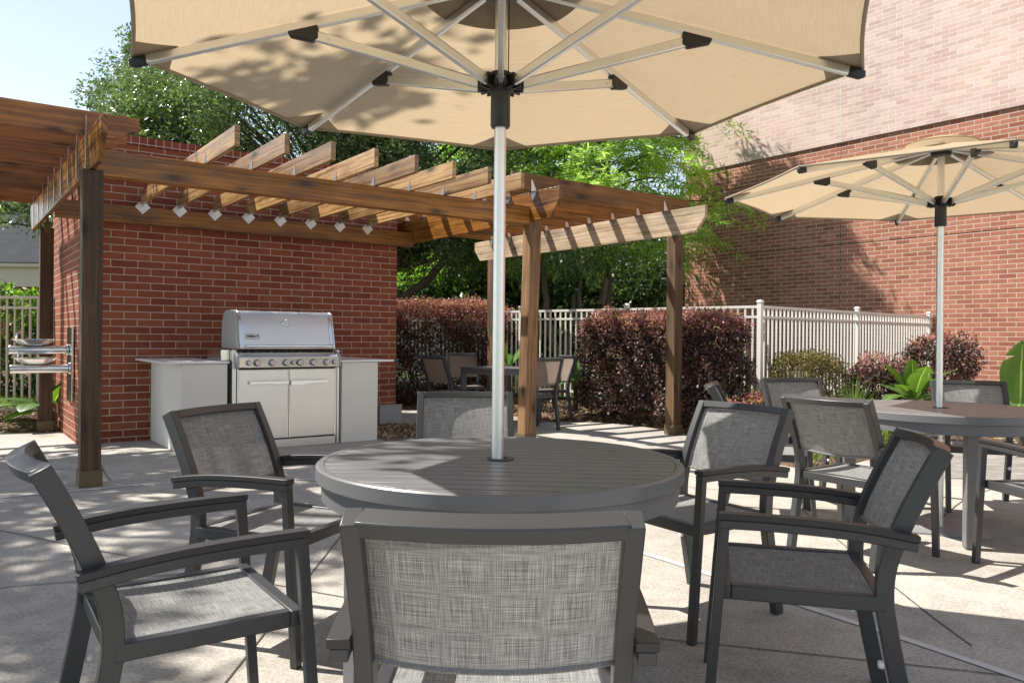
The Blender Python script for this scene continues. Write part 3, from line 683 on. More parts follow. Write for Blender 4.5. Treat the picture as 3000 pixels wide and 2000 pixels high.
# ------------------------------------------------------------------ tables
def table(label, loc, rz, r=.61):
    t = thing('round_table', label, 'table', loc, rz, 'round slatted patio tables'); H = .74
    b = MB(); ri = r-.028; pitch = .0715; n = int(ri/pitch)+1
    for k in range(-n, n+1):
        y0, y1 = k*pitch-pitch/2+.0042, k*pitch+pitch/2-.0042
        y0, y1 = max(y0,-ri+.002), min(y1,ri-.002)
        if y1-y0 < .01: continue
        S_ = 9; top = []; bot = []
        ys = [y0+(y1-y0)*i/S_ for i in range(S_+1)]
        pr = [(math.sqrt(max(ri*ri-y*y, 0)), y) for y in ys]; pl = [(-x, y) for x, y in reversed(pr)]
        b.prism(pr+pl, H-.020, H-.001)
    b.build('slats', M['table_paint'], t, .0012)
    b = MB(); b.lathe([(.03,H-.034),(ri+.001,H-.034),(ri+.001,H-.030),(.03,H-.030),(.03,H-.034)], seg=64); b.build('gap_shade_disc', M['dark_gap'], t)  # black disc added below the slats; paints in the shade of the gaps
    b = MB(); b.lathe([(ri+.002,H-.046),(ri+.002,H-.001),(ri+.006,H),(r-.006,H),(r,H-.005),(r,H-.044),(r-.003,H-.047),(ri+.002,H-.047)], seg=96); b.build('rim', M['table_paint'], t)
    b = MB(); b.lathe([(r-.05,H-.11),(r-.05,H-.048),(r-.018,H-.048),(r-.018,H-.108),(r-.022,H-.11),(r-.05,H-.11)], seg=96); b.build('apron', M['table_paint'], t)
    b = MB(); b.lathe([(.022,H-.05),(.022,H+.001),(.026,H+.004),(.045,H+.004),(.047,H),(.047,H-.0005)], seg=32); b.build('hole_ring', M['black_plastic'], t)
    b = MB(); b.box(-r+.06,r-.06,-.03,.03,H-.06,H-.036); b.box(-.03,.03,-r+.06,-.032,H-.06,H-.036); b.box(-.03,.03,.032,r-.06,H-.06,H-.036); b.build('cross_brace', M['table_paint'], t)
    for k in range(4):
        a = R_(45+90*k); c, s = math.cos(a)*(r-.075), math.sin(a)*(r-.075)
        b = MB(); b.box(-.036,.036,-.036,.036,.006,H-.047); b.xform(Matrix.Translation((c,s,0)) @ Matrix.Rotation(a,4,'Z')); lg = b.build('leg', M['table_paint'], t, .005)
        b = MB(); b.box(-.03,.03,-.03,.03,0,.006); b.xform(Matrix.Translation((c,s,0)) @ Matrix.Rotation(a,4,'Z')); b.build('foot_glide', M['rubber'], lg)
    return t
table('round grey slatted table in the foreground under the large umbrella', (-.035,2.666,0), R_(-4.6))
table('round grey slatted table under the umbrella on the right', (2.675,4.89,0), R_(33))

# ------------------------------------------------------------------ umbrellas
def umbrella(label, loc, rot, Rr, zr=2.09, za=2.37):
    t = thing('patio_umbrella', label, 'umbrella', loc, rot, 'tan canvas patio umbrellas')
    b = MB(); b.tube([(0,0,.44),(0,0,1.0),(0,0,1.6),(0,0,za+.02)], .0205, 24); b.build('pole', M['aluminium'], t)
    b = MB(); b.tube([(0,0,.012),(0,0,.46)], .029, 24); b.lathe([(.029,.455),(.033,.455),(.033,.47),(.021,.475)], seg=24); b.tube([(.03,0,.40),(.055,0,.40)], .008, 8); b.build('base_sleeve', M['aluminium'], t)
    b = MB(); b.box(-.25,.25,-.25,.25,0,.012); b.xform(Matrix.Rotation(R_(-22)-rot,4,'Z')); b.build('base_plate', M['umbrella_base'], t, .002)
    N = 12; K = 10; r0 = .045
    def pt(i, s, tt, dz=0):
        a0, a1 = R_(45*i), R_(45*(i+1)); r = r0+(Rr-r0)*s
        p = Vector((math.cos(a0),math.sin(a0),0))*r*(1-tt)+Vector((math.cos(a1),math.sin(a1),0))*r*tt
        p *= 1-.016*4*tt*(1-tt)*s**3
        p.z = za+(zr-za)*s-.030*4*tt*(1-tt)*s**.8*(1-s)*1.3+dz; return p
    b = MB()
    for i in range(8):
        base = len(b.v)
        for a in range(N+1):
            for c in range(K+1): b.v.append(tuple(pt(i, a/N, c/K)))
        w = 2*Rr*math.sin(R_(22.5))
        for a in range(N):
            for c in range(K):
                q = lambda a, c: base+a*(K+1)+c
                b.f.append((q(a,c), q(a+1,c), q(a+1,c+1), q(a,c+1)))
                U = lambda a, c: ((c/K-.5)*w*(a/N)+i*3.3, a/N*Rr)
                b.uv.append([U(a,c), U(a+1,c), U(a+1,c+1), U(a,c+1)])
    b.build('canopy', M['canvas'], t, smooth=15, fix=False)
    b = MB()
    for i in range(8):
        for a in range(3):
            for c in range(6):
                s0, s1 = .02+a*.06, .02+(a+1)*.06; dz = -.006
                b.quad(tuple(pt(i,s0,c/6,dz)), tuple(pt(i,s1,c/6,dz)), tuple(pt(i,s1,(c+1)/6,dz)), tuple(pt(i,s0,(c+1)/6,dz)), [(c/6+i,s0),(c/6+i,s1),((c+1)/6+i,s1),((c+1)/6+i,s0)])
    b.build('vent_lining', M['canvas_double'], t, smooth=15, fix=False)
    b = MB(); b.lathe([(.0,.05),(.07,.045),(.15,.024),(.21,.004),(.205,-.002)], (0,0,za), 32); b.build('vent_cap', M['canvas'], t)
    b = MB(); path = [pt(i,1,c/K,-.004) for i in range(8) for c in range(K)]; b.tube(path, .0065, 6, None, True); b.build('hem', M['canvas_hem'], t)
    for i in range(8):
        b = MB()
        for i2, tt in ((i, 0), (i-1, 1)):
            for c in range(4):
                t0, t1 = (c/4*.16, (c+1)/4*.16) if tt == 0 else (1-c/4*.16, 1-(c+1)/4*.16)
                s0, s1 = .87+c*.0325, .87+(c+1)*.0325
                b.quad(tuple(pt(i2,s0,t0,-.003)), tuple(pt(i2,1,t0,-.003)), tuple(pt(i2,1,t1,-.003)), tuple(pt(i2,s1,t1,-.003)), [(0,0),(.2,0),(.2,.2),(0,.2)])
        b.build('corner_pocket', M['canvas_hem'], t, smooth=0, fix=False)
    up = Vector((0,0,1)); hz = 2.015
    for i in range(8):
        a = R_(45*i); d = Vector((math.cos(a),math.sin(a),0)); zz = lambda r: za+(zr-za)*(r-r0)/(Rr-r0)
        w, h = .022, .029; sec = [(-w/2,-h/2),(-w/2+.004,-h/2-.002),(w/2-.004,-h/2-.002),(w/2,-h/2),(w/2,h/2),(-w/2,h/2)]
        P = lambda r, dz: d*r+Vector((0,0,zz(r)+dz))
        b = MB(); b.sweep([P(.05,-.026), P(Rr-.05,-.026)], sec, up); rb = b.build('rib', M['aluminium'], t, .003)
        b = MB(); b.sweep([P(Rr-.05,-.026), P(Rr-.01,-.026), P(Rr+.008,-.022)], sec, up, scale=[1.08,1.08,.7]); b.build('rib_tip', M['black_plastic'], rb, .003)
        side = Vector((-d.y,d.x,0)); rbk = Rr*.53
        poly = [(rbk-.04,-.036),(rbk-.042,-.082),(rbk-.02,-.088),(rbk+.055,-.055),(rbk+.062,-.036)]
        b = MB(); base = len(b.v); n = len(poly)
        for sgn in (-1, 1):
            for r, dz in poly: b.v.append(tuple(P(r,dz)+side*sgn*.014))
        b.f += [tuple(range(n)), tuple(range(2*n-1,n-1,-1))]+[(k,(k+1) % n,n+(k+1) % n,n+k) for k in range(n)]; b.uv += [[(0,0)]*n]*2+[[(0,0)]*4]*n
        b.build('bracket', M['black_plastic'], rb, .004)
        w2, h2 = .020, .034
        b = MB(); b.sweep([d*.062+Vector((0,0,hz-.005)), P(rbk-.025,-.066)], [(-w2/2,-h2/2),(w2/2,-h2/2),(w2/2,h2/2),(-w2/2,h2/2)], up); sb = b.build('strut', M['aluminium'], t, .005)
        b = MB()
        for q in (.075, rbk-.075):
            b = MB(); c = (d*.062+Vector((0,0,hz-.005))).lerp(P(rbk-.025,-.066), (q-.062)/(rbk-.025-.062)); b.tube([c-side*.0125, c+side*.0125], .005, 8)
            b.build('rivet', M['steel_smooth'], sb)
    b = MB(); b.lathe([(.0215,hz+.035),(.036,hz+.034),(.046,hz+.02),(.05,hz+.005),(.052,hz-.012),(.045,hz-.024),(.034,hz-.034),(.033,hz-.05),(.0335,hz-.145),(.030,hz-.152),(.0215,hz-.152)], seg=24)
    for i in range(8):
        a = R_(45*i); b.box(.03,.078,-.017,-.011,hz-.026,hz+.018); 
        for k in range(8): pass
        v = b.v[-8:]; b.v[-8:] = [tuple(Matrix.Rotation(a,3,'Z') @ Vector(p)) for p in v]
        b.box(.03,.078,.011,.017,hz-.026,hz+.018); v = b.v[-8:]; b.v[-8:] = [tuple(Matrix.Rotation(a,3,'Z') @ Vector(p)) for p in v]
    b.build('hub', M['black_plastic'], t)
    b = MB(); b.lathe([(.0215,-.075),(.055,-.07),(.06,-.045),(.055,-.02),(.0215,-.015)], (0,0,za), 24); b.build('crown_hub', M['black_plastic'], t)
    b = MB(); b.tube([(.026,.012,hz+.03),(.027,.012,za-.06)], .0022, 6); b.build('pull_cord', M['black_plastic'], t)
    return t
umbrella('large tan umbrella over the foreground table, its ribs filling the top of the view', (-.046,2.668,0), R_(1.2), 1.242)
umbrella('tan umbrella on the right, open before the tall brick building', (2.655,4.875,0), R_(30), 1.29)

# ------------------------------------------------------------------ chairs
def make_chair(arms, label, group, frame='charcoal_paint', fab='sling', name='dining_chair'):
    t = thing(name, label, 'chair', (0,0,0), 0, group)
    zt = .853 if arms else .90; W2 = .252 if arms else .235; sx = .034; yt = -.345
    zs = .435
    sp = [(-.275,.004),(-.235,.20),(-.205,.36),(-.196,.44),(-.205,.53),(-.243,.64),(-.29,.745),(yt,zt)]
    sec = [(-sx/2,-.024),(sx/2,-.024),(sx/2,.024),(-sx/2,.024)]
    def yb(z):
        for (y0,z0),(y1,z1) in zip(sp[:-1], sp[1:]):
            if z0 <= z <= z1: return y0+(y1-y0)*(z-z0)/(z1-z0)
        return sp[-1][0]
    for s in (-1, 1):
        x = s*(W2-sx/2); b = MB(); b.sweep(smooth_path([(x,y,z) for y, z in sp], 5), sec, side=(1,0,0)); o = b.build('leg', M[frame], t, .003, 40)
        b = MB(); b.box(x-.015,x+.015,-.293,-.257,0,.006); b.build('foot_glide', M['rubber'], o)
        b = MB(); b.lathe([(0,0),(.012,0),(.012,.010),(.009,.014),(0,.014)], (x, -.196, .245), 14, 'y'); b.build('stacking_bumper', M['logo_white'], o)
        xf = s*(.272 if arms else W2-sx/2)
        if arms:
            fp = [(.284,.004),(.270,.20),(.252,.42),(.238,.612),(.2365,.625)]
            b = MB(); b.sweep([(xf-s*.0,y,z) for y, z in fp], [(-.016,-.0145),(.016,-.0145),(.016,.0145),(-.016,.0145)], side=(1,0,0)); o = b.build('leg', M[frame], t, .003, 40)
            b = MB(); b.box(xf-.015,xf+.015,.271,.297,0,.006); b.build('foot_glide', M['rubber'], o)
            ap = smooth_path([(xf,.252,.6205),(xf,.10,.6200),(xf,-.06,.6145),(xf,-.18,.6035),(xf,-.272,.590)], 5)
            b = MB(); b.sweep(ap, [(-.017,-.013),(.017,-.013),(.017,.013),(-.017,.013)], side=(1,0,0)); o = b.build('armrest', M[frame], t, .003, 40)
            cp = [(p[0],p[1]+(.002 if k == 0 else -.004 if k == len(ap)-1 else 0),p[2]+.0225) for k, p in enumerate(ap)]
            b = MB(); b.sweep(cp, [(-.021,-.009),(.021,-.009),(.021,.009),(-.021,.009)], side=(1,0,0)); b.build('arm_cap', M['arm_wood'], o, .002, 40)
        else:
            b = MB(); b.sweep([(xf,.245,.004),(xf,.232,.41)], [(-.016,-.016),(.016,-.016),(.016,.016),(-.016,.016)], side=(1,0,0)); o = b.build('leg', M[frame], t, .003, 40)
            b = MB(); b.box(xf-.014,xf+.014,.231,.259,0,.006); b.build('foot_glide', M['rubber'], o)
    # seat frame: four rails
    sw = W2 if arms else W2; yf, yr = (.252, -.196) if arms else (.248, -.196)
    b = MB(); x1 = .253 if arms else sw-.035; fw = .034
    b.box(-x1,-x1+fw,yr,yf-fw,.395,.438); b.box(x1-fw,x1,yr,yf-fw,.395,.438); b.box(-x1,x1,yf-fw,yf,.395,.438); b.box(-x1+fw,x1-fw,yr-.012,yr+.022,.395,.437)
    b.build('seat_frame', M[frame], t, .004)
    b = MB(); NX = 8
    for i in range(NX):
        for j in range(NX):
            xa, xb = -x1+fw+(2*(x1-fw))*i/NX, -x1+fw+(2*(x1-fw))*(i+1)/NX; ya, y2 = yr+.023+(yf-fw-yr-.023)*j/NX, yr+.023+(yf-fw-yr-.023)*(j+1)/NX
            f = lambda x, y: (x, y, .434-.012*(1-(x/x1)**2)*(1-((y-.03)/.23)**2))
            b.quad(f(xa,ya), f(xb,ya), f(xb,y2), f(xa,y2), [(xa,ya),(xb,ya),(xb,y2),(xa,y2)])
    b.build('seat_fabric', M[fab], t, smooth=60, fix=False)
    # curved back: top rail and sling
    xi = W2-sx; zb = .562
    def bow(x): return -.034*(1-(x/xi)**2)
    tr = smooth_path([(x, yt+.006+bow(x), zt-.012) for x in [-xi-.004]+[-xi+2*xi*k/8 for k in range(1,8)]+[xi+.004]], 3)
    ca, sa = math.cos(R_(22)), math.sin(R_(22)); rs = [(a*ca+q*sa, -a*sa+q*ca) for a, q in [(-.023,-.0155),(.023,-.0155),(.023,.0155),(-.023,.0155)]]
    b = MB(); b.sweep(tr, rs); b.build('top_rail', M[frame], t, .003, 40)
    b = MB(); b2 = MB(); NX, NZ = 12, 8; 
    f = lambda i, j: ((-xi+2*xi*i/NX), yb(zb+(zt-.026-zb)*j/NZ)+bow(-xi+2*xi*i/NX)*(.65+.35*j/NZ)+.002, zb+(zt-.026-zb)*j/NZ-.012*(1-((-1+2*i/NX))**2)*(1-j/NZ))
    base = 0
    for i in range(NX+1):
        for j in range(NZ+1): b.v.append(f(i,j))
    for i in range(NX):
        for j in range(NZ):
            q = lambda i, j: i*(NZ+1)+j
            b.f.append((q(i,j), q(i+1,j), q(i+1,j+1), q(i,j+1))); U = lambda i, j: (-xi+2*xi*i/NX, j/NZ*.31+2)
            b.uv.append([U(i,j), U(i+1,j), U(i+1,j+1), U(i,j+1)])
    o = b.build('back_fabric', M[fab], t, smooth=60, fix=False)
    for i in range(NX): b2.tube([f(i,0), f(i+1,0)], .006, 6)
    b2.build('fabric_hem', M[fab], o)
    return t
arm0 = make_chair(True, '', 'arm chairs around the two round tables')
used = [False]
def kids_of(o): return [x for x in bpy.data.objects if x.parent == o]
def clone(o, parent=None):
    c = o.copy(); COL.objects.link(c)
    if parent: c.parent = parent
    for ch in kids_of(o): clone(ch, c)
    return c
spots = [
 ((-.027,1.651),-.4,'grey sling arm chair nearest the camera, seen from behind'),
 ((-.891,2.121),-55.1,'grey arm chair at lower left, turned side on to the foreground table'),
 ((-.899,3.087),-112.4,'grey arm chair between the barbecue and the foreground table'),
 ((.769,3.352),124.5,'grey arm chair at the far right side of the foreground table, half in umbrella shade'),
 ((.919,2.479),75.5,'dark shaded arm chair at lower right of the foreground table'),
 ((-.221,3.833),184.1,'arm chair facing the camera behind the umbrella pole of the foreground table'),
 ((1.892,4.257),-53.8,'sunlit arm chair seen from behind at the left of the right table'),
 ((2.218,5.705),192.6,'arm chair facing the camera before the low olive shrub by the fence'),
 ((1.67,5.14),-107.3,'arm chair showing only its thin back edge before the plum hedge'),
 ((3.296,5.504),164.5,'sunlit arm chair facing the camera behind the right umbrella pole'),
 ((2.728,3.838),5.9,'arm chair cut off by the right edge of the picture'),
]
todo = []
for i in range(1, len(spots)): todo.append(clone(arm0))
for (xy, a, lab), o in zip(spots, [arm0]+todo):
    o.location = (*xy, 0); o.rotation_euler = (0,0,R_(a)); o['label'] = lab
side0 = make_chair(False, '', 'side chairs around the small square table', 'charcoal_paint', 'sling_taupe', 'side_chair')
ss = [((-.80,10.42),-42,'armless taupe chair at the left of the small square table by the hedge'), ((-.66,11.62),198,'armless taupe chair behind the small square table, its back against the plum hedge'),
 ((.27,9.95),28,'armless taupe chair just right of the leaning brown post, seen from behind'), ((.50,10.95),118,'armless chair with sunlit back beside the banana plant and white fence')]
st = [clone(side0) for _ in ss[1:]]
for (xy, a, lab), o in zip(ss, [side0]+st): o.location = (*xy, 0); o.rotation_euler = (0,0,R_(a)); o['label'] = lab
tb = thing('square_table', 'small square metal table under the right end of the pergola', 'table', (-.17,10.72,0), ROT)
b = MB(); b.box(-.39,.39,-.39,.39,.715,.742); b.build('tabletop', M['table_paint'], tb, .004)
b = MB(); b.box(-.38,.38,-.38,-.35,.655,.714); b.box(-.38,.38,.35,.38,.655,.714); b.box(-.38,-.35,-.349,.349,.655,.714); b.box(.35,.38,-.349,.349,.655,.714); b.build('apron', M['table_paint'], tb)
for x in (-.352,.352):
    for y in (-.352,.352):
        b = MB(); b.box(x-.033,x+.033,y-.033,y+.033,0,.654); b.build('leg', M['table_paint'], tb, .004)

# ------------------------------------------------------------------ fences
def fence(label, pts, m, zb=.16, H=1.575, cat='fence', ends=(1,1), spans=None, mid=True):
    t = thing('picket_fence', label, cat, (pts[0][0],pts[0][1],0)); o0 = Vector((pts[0][0],pts[0][1],0))
    for k in range(len(pts)-1):
        a, c = Vector((*pts[k][:2],0))-o0, Vector((*pts[k+1][:2],0))-o0; d = (c-a); Ln = d.length; d.normalize(); ns = max(1, round(Ln/2.05)) if spans is None else spans[k]
        for z, h in ((H,.034),(H-.13,.030),(zb+.06,.034)):
            b = MB(); b.bar(a+Vector((0,0,z)), c+Vector((0,0,z)), .03, h); b.build('rail', M[m], t)
        for q in range(ns):
            b = MB(); p0, p1 = a+d*Ln*q/ns, a+d*Ln*(q+1)/ns; npk = int((Ln/ns)/.098); 
            for i in range(1, npk):
                p = p0.lerp(p1, i/npk); b.sweep([p+Vector((0,0,zb-.02)), p+Vector((0,0,H-.017))], [(-.0105,-.0105),(.0105,-.0105),(.0105,.0105),(-.0105,.0105)], side=tuple(d))
            b.build('picket_panel', M[m], t, smooth=0)
        for q in range(ns+1):
            if q == ns and k < len(pts)-2: continue
            p = a+d*Ln*q/ns; b = MB(); w = .03
            b.sweep([p+Vector((0,0,0)), p+Vector((0,0,H+.05))], [(-w,-w),(w,-w),(w,w),(-w,w)], side=tuple(d)); po = b.build('post', M[m], t, .003)
            b = MB(); w = .036; b.sweep([p+Vector((0,0,H+.051)), p+Vector((0,0,H+.07)), p+Vector((0,0,H+.088))], [(-w,-w),(w,-w),(w,w),(-w,w)], side=tuple(d), scale=[1,1,.55]); b.build('post_cap', M[m], po, .002)
    return t
fence('white metal picket fence running behind the plum hedge to the brick building', [FL0, FL1, FR1], 'white_metal', .27, spans=[4,2])
fence('tan metal picket fence at the far left beside the drinking fountain', [(-8.9,9.95),(-4.75,9.78)], 'tan_metal', .14, 1.60)

# ------------------------------------------------------------------ hedges and shrubs
def hedge(label, c, dims, rz, n, z0, seed, tipfrac=.22, leaf=.05, mats=('plum_leaf','plum_tip'), name='plum_hedge', cat='hedge', rough=.07, tips=600, round_=0, group=None):
    t = thing(name, label, cat, (*c, z0), rz, group); rg = np.random.default_rng(seed); lx, ly, lz = dims
    b = MB()
    rd = random.Random(seed)
    for k in range(9):
        x, y = rd.uniform(-.42,.42)*lx, rd.uniform(-.38,.38)*ly; z1 = rd.uniform(.55,.93)*lz
        branch(b, [(x*.8,y*.8,-.05),(x+rd.uniform(-.1,.1),y,z1*.5),(x+rd.uniform(-.15,.15),y+rd.uniform(-.1,.1),z1)], .02, .005, 5, .012, k)
    b.build('branches', M['bark'], t)
    # shell of leaves, thicker towards the surface
    u = rg.uniform(-1,1,(n,3)); ax = rg.choice(3, n, p=[ly*lz/(ly*lz+lx*lz+lx*ly), lx*lz/(ly*lz+lx*lz+lx*ly), lx*ly/(ly*lz+lx*lz+lx*ly)])
    sg = np.where(rg.random(n) < .5, -1, 1); sg = np.where(ax == 2, np.where(rg.random(n) < .85, 1, -1), sg)
    dep = 1-np.abs(rg.normal(size=n))*.16-.55*(rg.random(n) < .22)*rg.random(n)
    u[np.arange(n), ax] = sg*dep
    if round_:
        ln = (np.abs(u)**round_).sum(1)**(1/round_); mx = np.abs(u).max(1); u *= (mx/ln)[:,None]
    half = np.array([lx/2,ly/2,lz/2]); P = u*half
    w = rg.uniform(0,6,(6,3)); k = np.zeros(n)
    for q in range(6): k += np.sin(P@w[q]*1.3+q*2.1)
    N = u**3; N /= np.linalg.norm(N, axis=1)[:,None]+1e-9
    P = P+N*(k*rough*.22)[:,None]
    nc = n//22; ci = rg.integers(0, nc, n); cj = rg.normal(size=(n,3)); cj /= np.linalg.norm(cj, axis=1)[:,None]; inner = rg.random(n) < .25
    off = cj*(rg.random(n)**.5*leaf*1.9)[:,None]+N[ci]*(rg.random(nc)*.045)[ci][:,None]
    P = np.where(inner[:,None], P+rg.normal(size=P.shape)*.02, P[ci]+off); N = np.where(inner[:,None], N, N[ci]*.5+cj*.7); P[:,2] += lz/2
    tipm = ((P[:,2] > lz*(1-tipfrac*.6)+rg.normal(size=n)*.09) & (rg.random(n) < .85)) | (rg.random(n) < .05)
    # sprigs on top
    S_ = []
    for q in range(tips):
        x, y = rg.uniform(-.49,.49)*lx, rg.uniform(-.49,.49)*ly
        if round_ and ((2*x/lx)**2+(2*y/ly)**2) > .95: continue
        zz = lz*(1 if not round_ else .5+.5*(max(0,1-abs(2*x/lx)**round_-abs(2*y/ly)**round_))**(1/round_)); h = rg.uniform(.03,.13); dx, dy = rg.normal(size=2)*.04
        for s in range(6): S_.append((x+dx*s/6, y+dy*s/6, zz-.02+h*s/6))
    S_ = np.array(S_) if S_ else np.zeros((0,3))
    m0 = np.concatenate([tipm.astype(int), np.ones(len(S_), int)]); PP = np.concatenate([P, S_]); NN = np.concatenate([N, np.tile([0,0,.7],(len(S_),1))])
    leaves('foliage', PP[m0 == 0], NN[m0 == 0]*.55, leaf, M[mats[0]], t, .6, None, .5, seed)
    leaves('new_growth', PP[m0 == 1], NN[m0 == 1]*.9, leaf*.85, M[mats[1]], t, .5, None, .35, seed+1)
    return t
hc = (G(7.69, 7.2).x, G(7.69, 7.2).y)
hedge('dense clipped plum hedge in front of the white fence, behind the right pergola post', hc, (.70,2.55,1.27), ROT, 60000, .17, 31, .22, .042, rough=.13, tips=900, round_=8)
hedge('dense clipped plum hedge at the right end of the brick grill wall', (-1.35,13.1), (2.7,.9,1.62), R_(8), 56000, .06, 32, .36, .043, rough=.13, tips=1700, round_=8)
hedge('low rounded olive shrub with reddish tips before the white fence', (3.78,10.0), (.85,.75,.85), .5, 14000, .1, 33, 1.2, .034, ('olive_leaf','olive_leaf'), 'rounded_shrub', 'shrub', .05, 250, 4)
hedge('spreading plum shrub to the left of the banana plants', (4.72,10.0), (1.0,.8,.85), .8, 11000, .1, 34, .05, .042, name='plum_shrub', cat='shrub', rough=.2, tips=90, round_=2.4)
hedge('tallest plum shrub against the brick building at the end of the white fence', (6.05,11.2), (1.0,.8,1.05), .9, 9000, .15, 35, .05, .046, name='plum_shrub', cat='shrub', rough=.24, tips=110, round_=2.6)
hedge('small reddish shrub at the foot of the fence corner post', (2.95,9.15), (.5,.45,.42), 0, 2500, .1, 36, .8, .04, ('olive_leaf','plum_tip'), 'plum_shrub', 'shrub', .08, 80, 2.5)
hedge('low shrub with pink new leaves under the right end of the plum hedge', (2.45,8.75), (.5,.4,.36), 0, 2000, .06, 46, .8, .04, ('green_leaf','plum_tip'), 'plum_shrub', 'shrub', .08, 60, 2.5)
hedge('bright green hedge behind the tan fence at far left', (-8.2,11.6), (5.2,1.2,1.55), -.05, 22000, .1, 37, .5, .085, ('dark_leaf','green_leaf'), 'green_hedge', 'hedge', .3, 500)

# ------------------------------------------------------------------ broad leaf plants
def blade(Ln, Wd, bend, n=12, tear=0, seed=0):
    """local leaf along +x rising, drooping by bend; returns MB"""
    b = MB(); rd = random.Random(seed); rows = []
    for i in range(n+1):
        s = i/n; w = Wd*(math.sin(math.pi*min(1,(s*.92+.08)))**.7)*(1 if s < .98 else .4)
        a = -bend*s; x = Ln*(math.sin(bend*s)/bend if bend else s); z = -Ln*((1-math.cos(bend*s))/bend if bend else 0)
        rows.append((x, z, w))
    for i in range(n):
        for sd in (-1, 1):
            (x0,z0,w0),(x1,z1,w1) = rows[i], rows[i+1]
            if tear and rd.random() < tear: w1 = w1*.45
            cx0, cx1 = .16*w0, .16*w1
            for k in range(3):
                f = lambda x, z, w, q: (x, sd*w*q, z+.22*w*q*(1-q*.9))
                q0, q1 = k/3, (k+1)/3
                b.quad(f(x0,z0,w0,q0), f(x1,z1,w1,q0), f(x1,z1,w1,q1), f(x0,z0,w0,q1), [(sd*q0,i/n),(sd*q0,(i+1)/n),(sd*q1,(i+1)/n),(sd*q1,i/n)])
    return b
def broadleaf(label, loc, specs, stem_h, seed, name='banana_plant', mat='banana_leaf', cat='plant', group=None):
    t = thing(name, label, cat, loc, 0, group); b = MB(); branch(b, [(0,0,-.05),(.01,0,stem_h*.5),(0,.01,stem_h)], .045, .03, 9, .004, seed); b.build('stem', M['bark'] if stem_h > .2 else M['green_stem'], t)
    for k, (az, el, Ln, Wd, bend, tear) in enumerate(specs):
        b = blade(Ln, Wd, bend, 12, tear, seed+k)
        Mx = Matrix.Rotation(R_(az),4,'Z') @ Matrix.Rotation(-R_(el),4,'Y')
        d = Mx @ Vector((1,0,0)); st = .22*Ln
        M2 = Matrix.Translation(Vector((0,0,stem_h*.9))+d*st) @ Mx; b.xform(M2)
        o = b.build('leaf', M[mat], t, smooth=60, fix=False)
        s = MB(); s.tube([(0,0,stem_h*.85), tuple(Vector((0,0,stem_h*.9))+d*st*.6), tuple(Vector((0,0,stem_h*.9))+d*(st+.04))], .011, 7, [1.4,1,.6]); s.build('leaf_stalk', M['green_stem'], o)
    return t
m_paint('green_stem', (.14,.22,.06), .5, .2)
broadleaf('banana plant with broad torn green leaves behind the right table', (4.74,9.25,.1), [(235,78,.46,.10,.3,0),(262,60,.50,.14,.5,.12),(335,58,.52,.13,.7,.05),(180,62,.48,.12,.4,.1),(205,30,.45,.12,1.2,0),(350,22,.55,.12,.7,0),(290,36,.42,.11,1.2,0),(120,40,.45,.12,.8,0),(215,50,.40,.10,.9,.1)], .36, 51)
broadleaf('banana plant with one tall upright leaf at the right edge of the picture', (5.22,8.05,.05), [(242,84,.66,.19,.12,.14),(-40,52,.8,.2,.5,.1),(235,38,.45,.13,1.0,0),(60,40,.5,.12,.8,0),(200,20,.4,.1,1.0,0)], .36, 52)
broadleaf('young banana plant between the white fence and the plum hedge', (.92,11.35,.1), [(100,60,.42,.10,.5,0),(20,50,.42,.10,.7,0),(-20,25,.5,.10,.9,0),(170,35,.45,.10,.9,0),(230,25,.4,.10,1.1,0),(300,30,.38,.1,1.0,0),(60,80,.3,.07,.2,0)], .42, 53)
broadleaf('leafy plant with bright yellow green leaves behind the small square table', (-.05,11.95,.1), [(150,72,.62,.16,.4,0),(20,60,.5,.15,.5,0),(200,70,.4,.12,.5,0),(-60,20,.4,.11,1.0,0),(100,40,.5,.12,.7,0)], .62, 54)
broadleaf('low plant with long drooping dark green leaves by the far left post', (-5.62,9.55,.08), [(200,32,.62,.15,1.1,0),(165,20,.72,.17,.9,0),(230,24,.66,.16,1.0,0),(100,60,.5,.13,.6,0),(20,68,.75,.15,.4,0),(-30,50,.62,.13,.6,0),(270,30,.5,.15,1.1,0),(250,8,.5,.14,.6,0)], .14, 55)
def spiky(label, loc, n, h, seed):
    rg = np.random.default_rng(seed); V = []; F = []
    for k in range(n):
        a = rg.uniform(0,6.28); ln = h*rg.uniform(.6,1.1); sp = rg.uniform(.08,.5); d = np.array([math.cos(a),math.sin(a),0]); s = np.array([-d[1],d[0],0])*.006; base = d*rg.uniform(0,.05); i0 = len(V)
        for q in range(6):
            f = q/5; p = base+d*sp*ln*f**1.8+np.array([0,0,ln*(f-.35*sp*f*f)]); w = 1-f*.9; V += [p-s*w, p+s*w]
        for q in range(5): F.append((i0+2*q,i0+2*q+1,i0+2*q+3,i0+2*q+2))
    o = npmesh('ornamental_grass', V, F, M['grass_blade']); o.location = loc; return tag(o, label, 'plant')
spiky('tall spiky grass clump between the right table and the plum shrubs', (3.9,8.95,.08), 90, .72, 61)
spiky('arching blades of grass growing at the foot of the banana plants', (4.62,8.7,.08), 50, .45, 62)
def grass(label, x0, x1, y0, y1, n, seed, z=None, keep=None):
    rg = np.random.default_rng(seed); P = []
    while len(P) < n:
        x, y = rg.uniform(x0,x1), rg.uniform(y0,y1)
        if keep and not keep(x,y): continue
        P.append((x, y, HT(x,y) if z is None else z))
    P = np.array(P); N = np.tile([0,0,2.2],(n,1)); tag(leaves('grass', P, N, .11, M['grass_blade'], None, .1, None, 0, seed), label, 'grass', None, 'stuff')
grass('short grass growing behind the tan fence at far left', -9.5,-5.2,10.1,11.2,9000,71,.185)
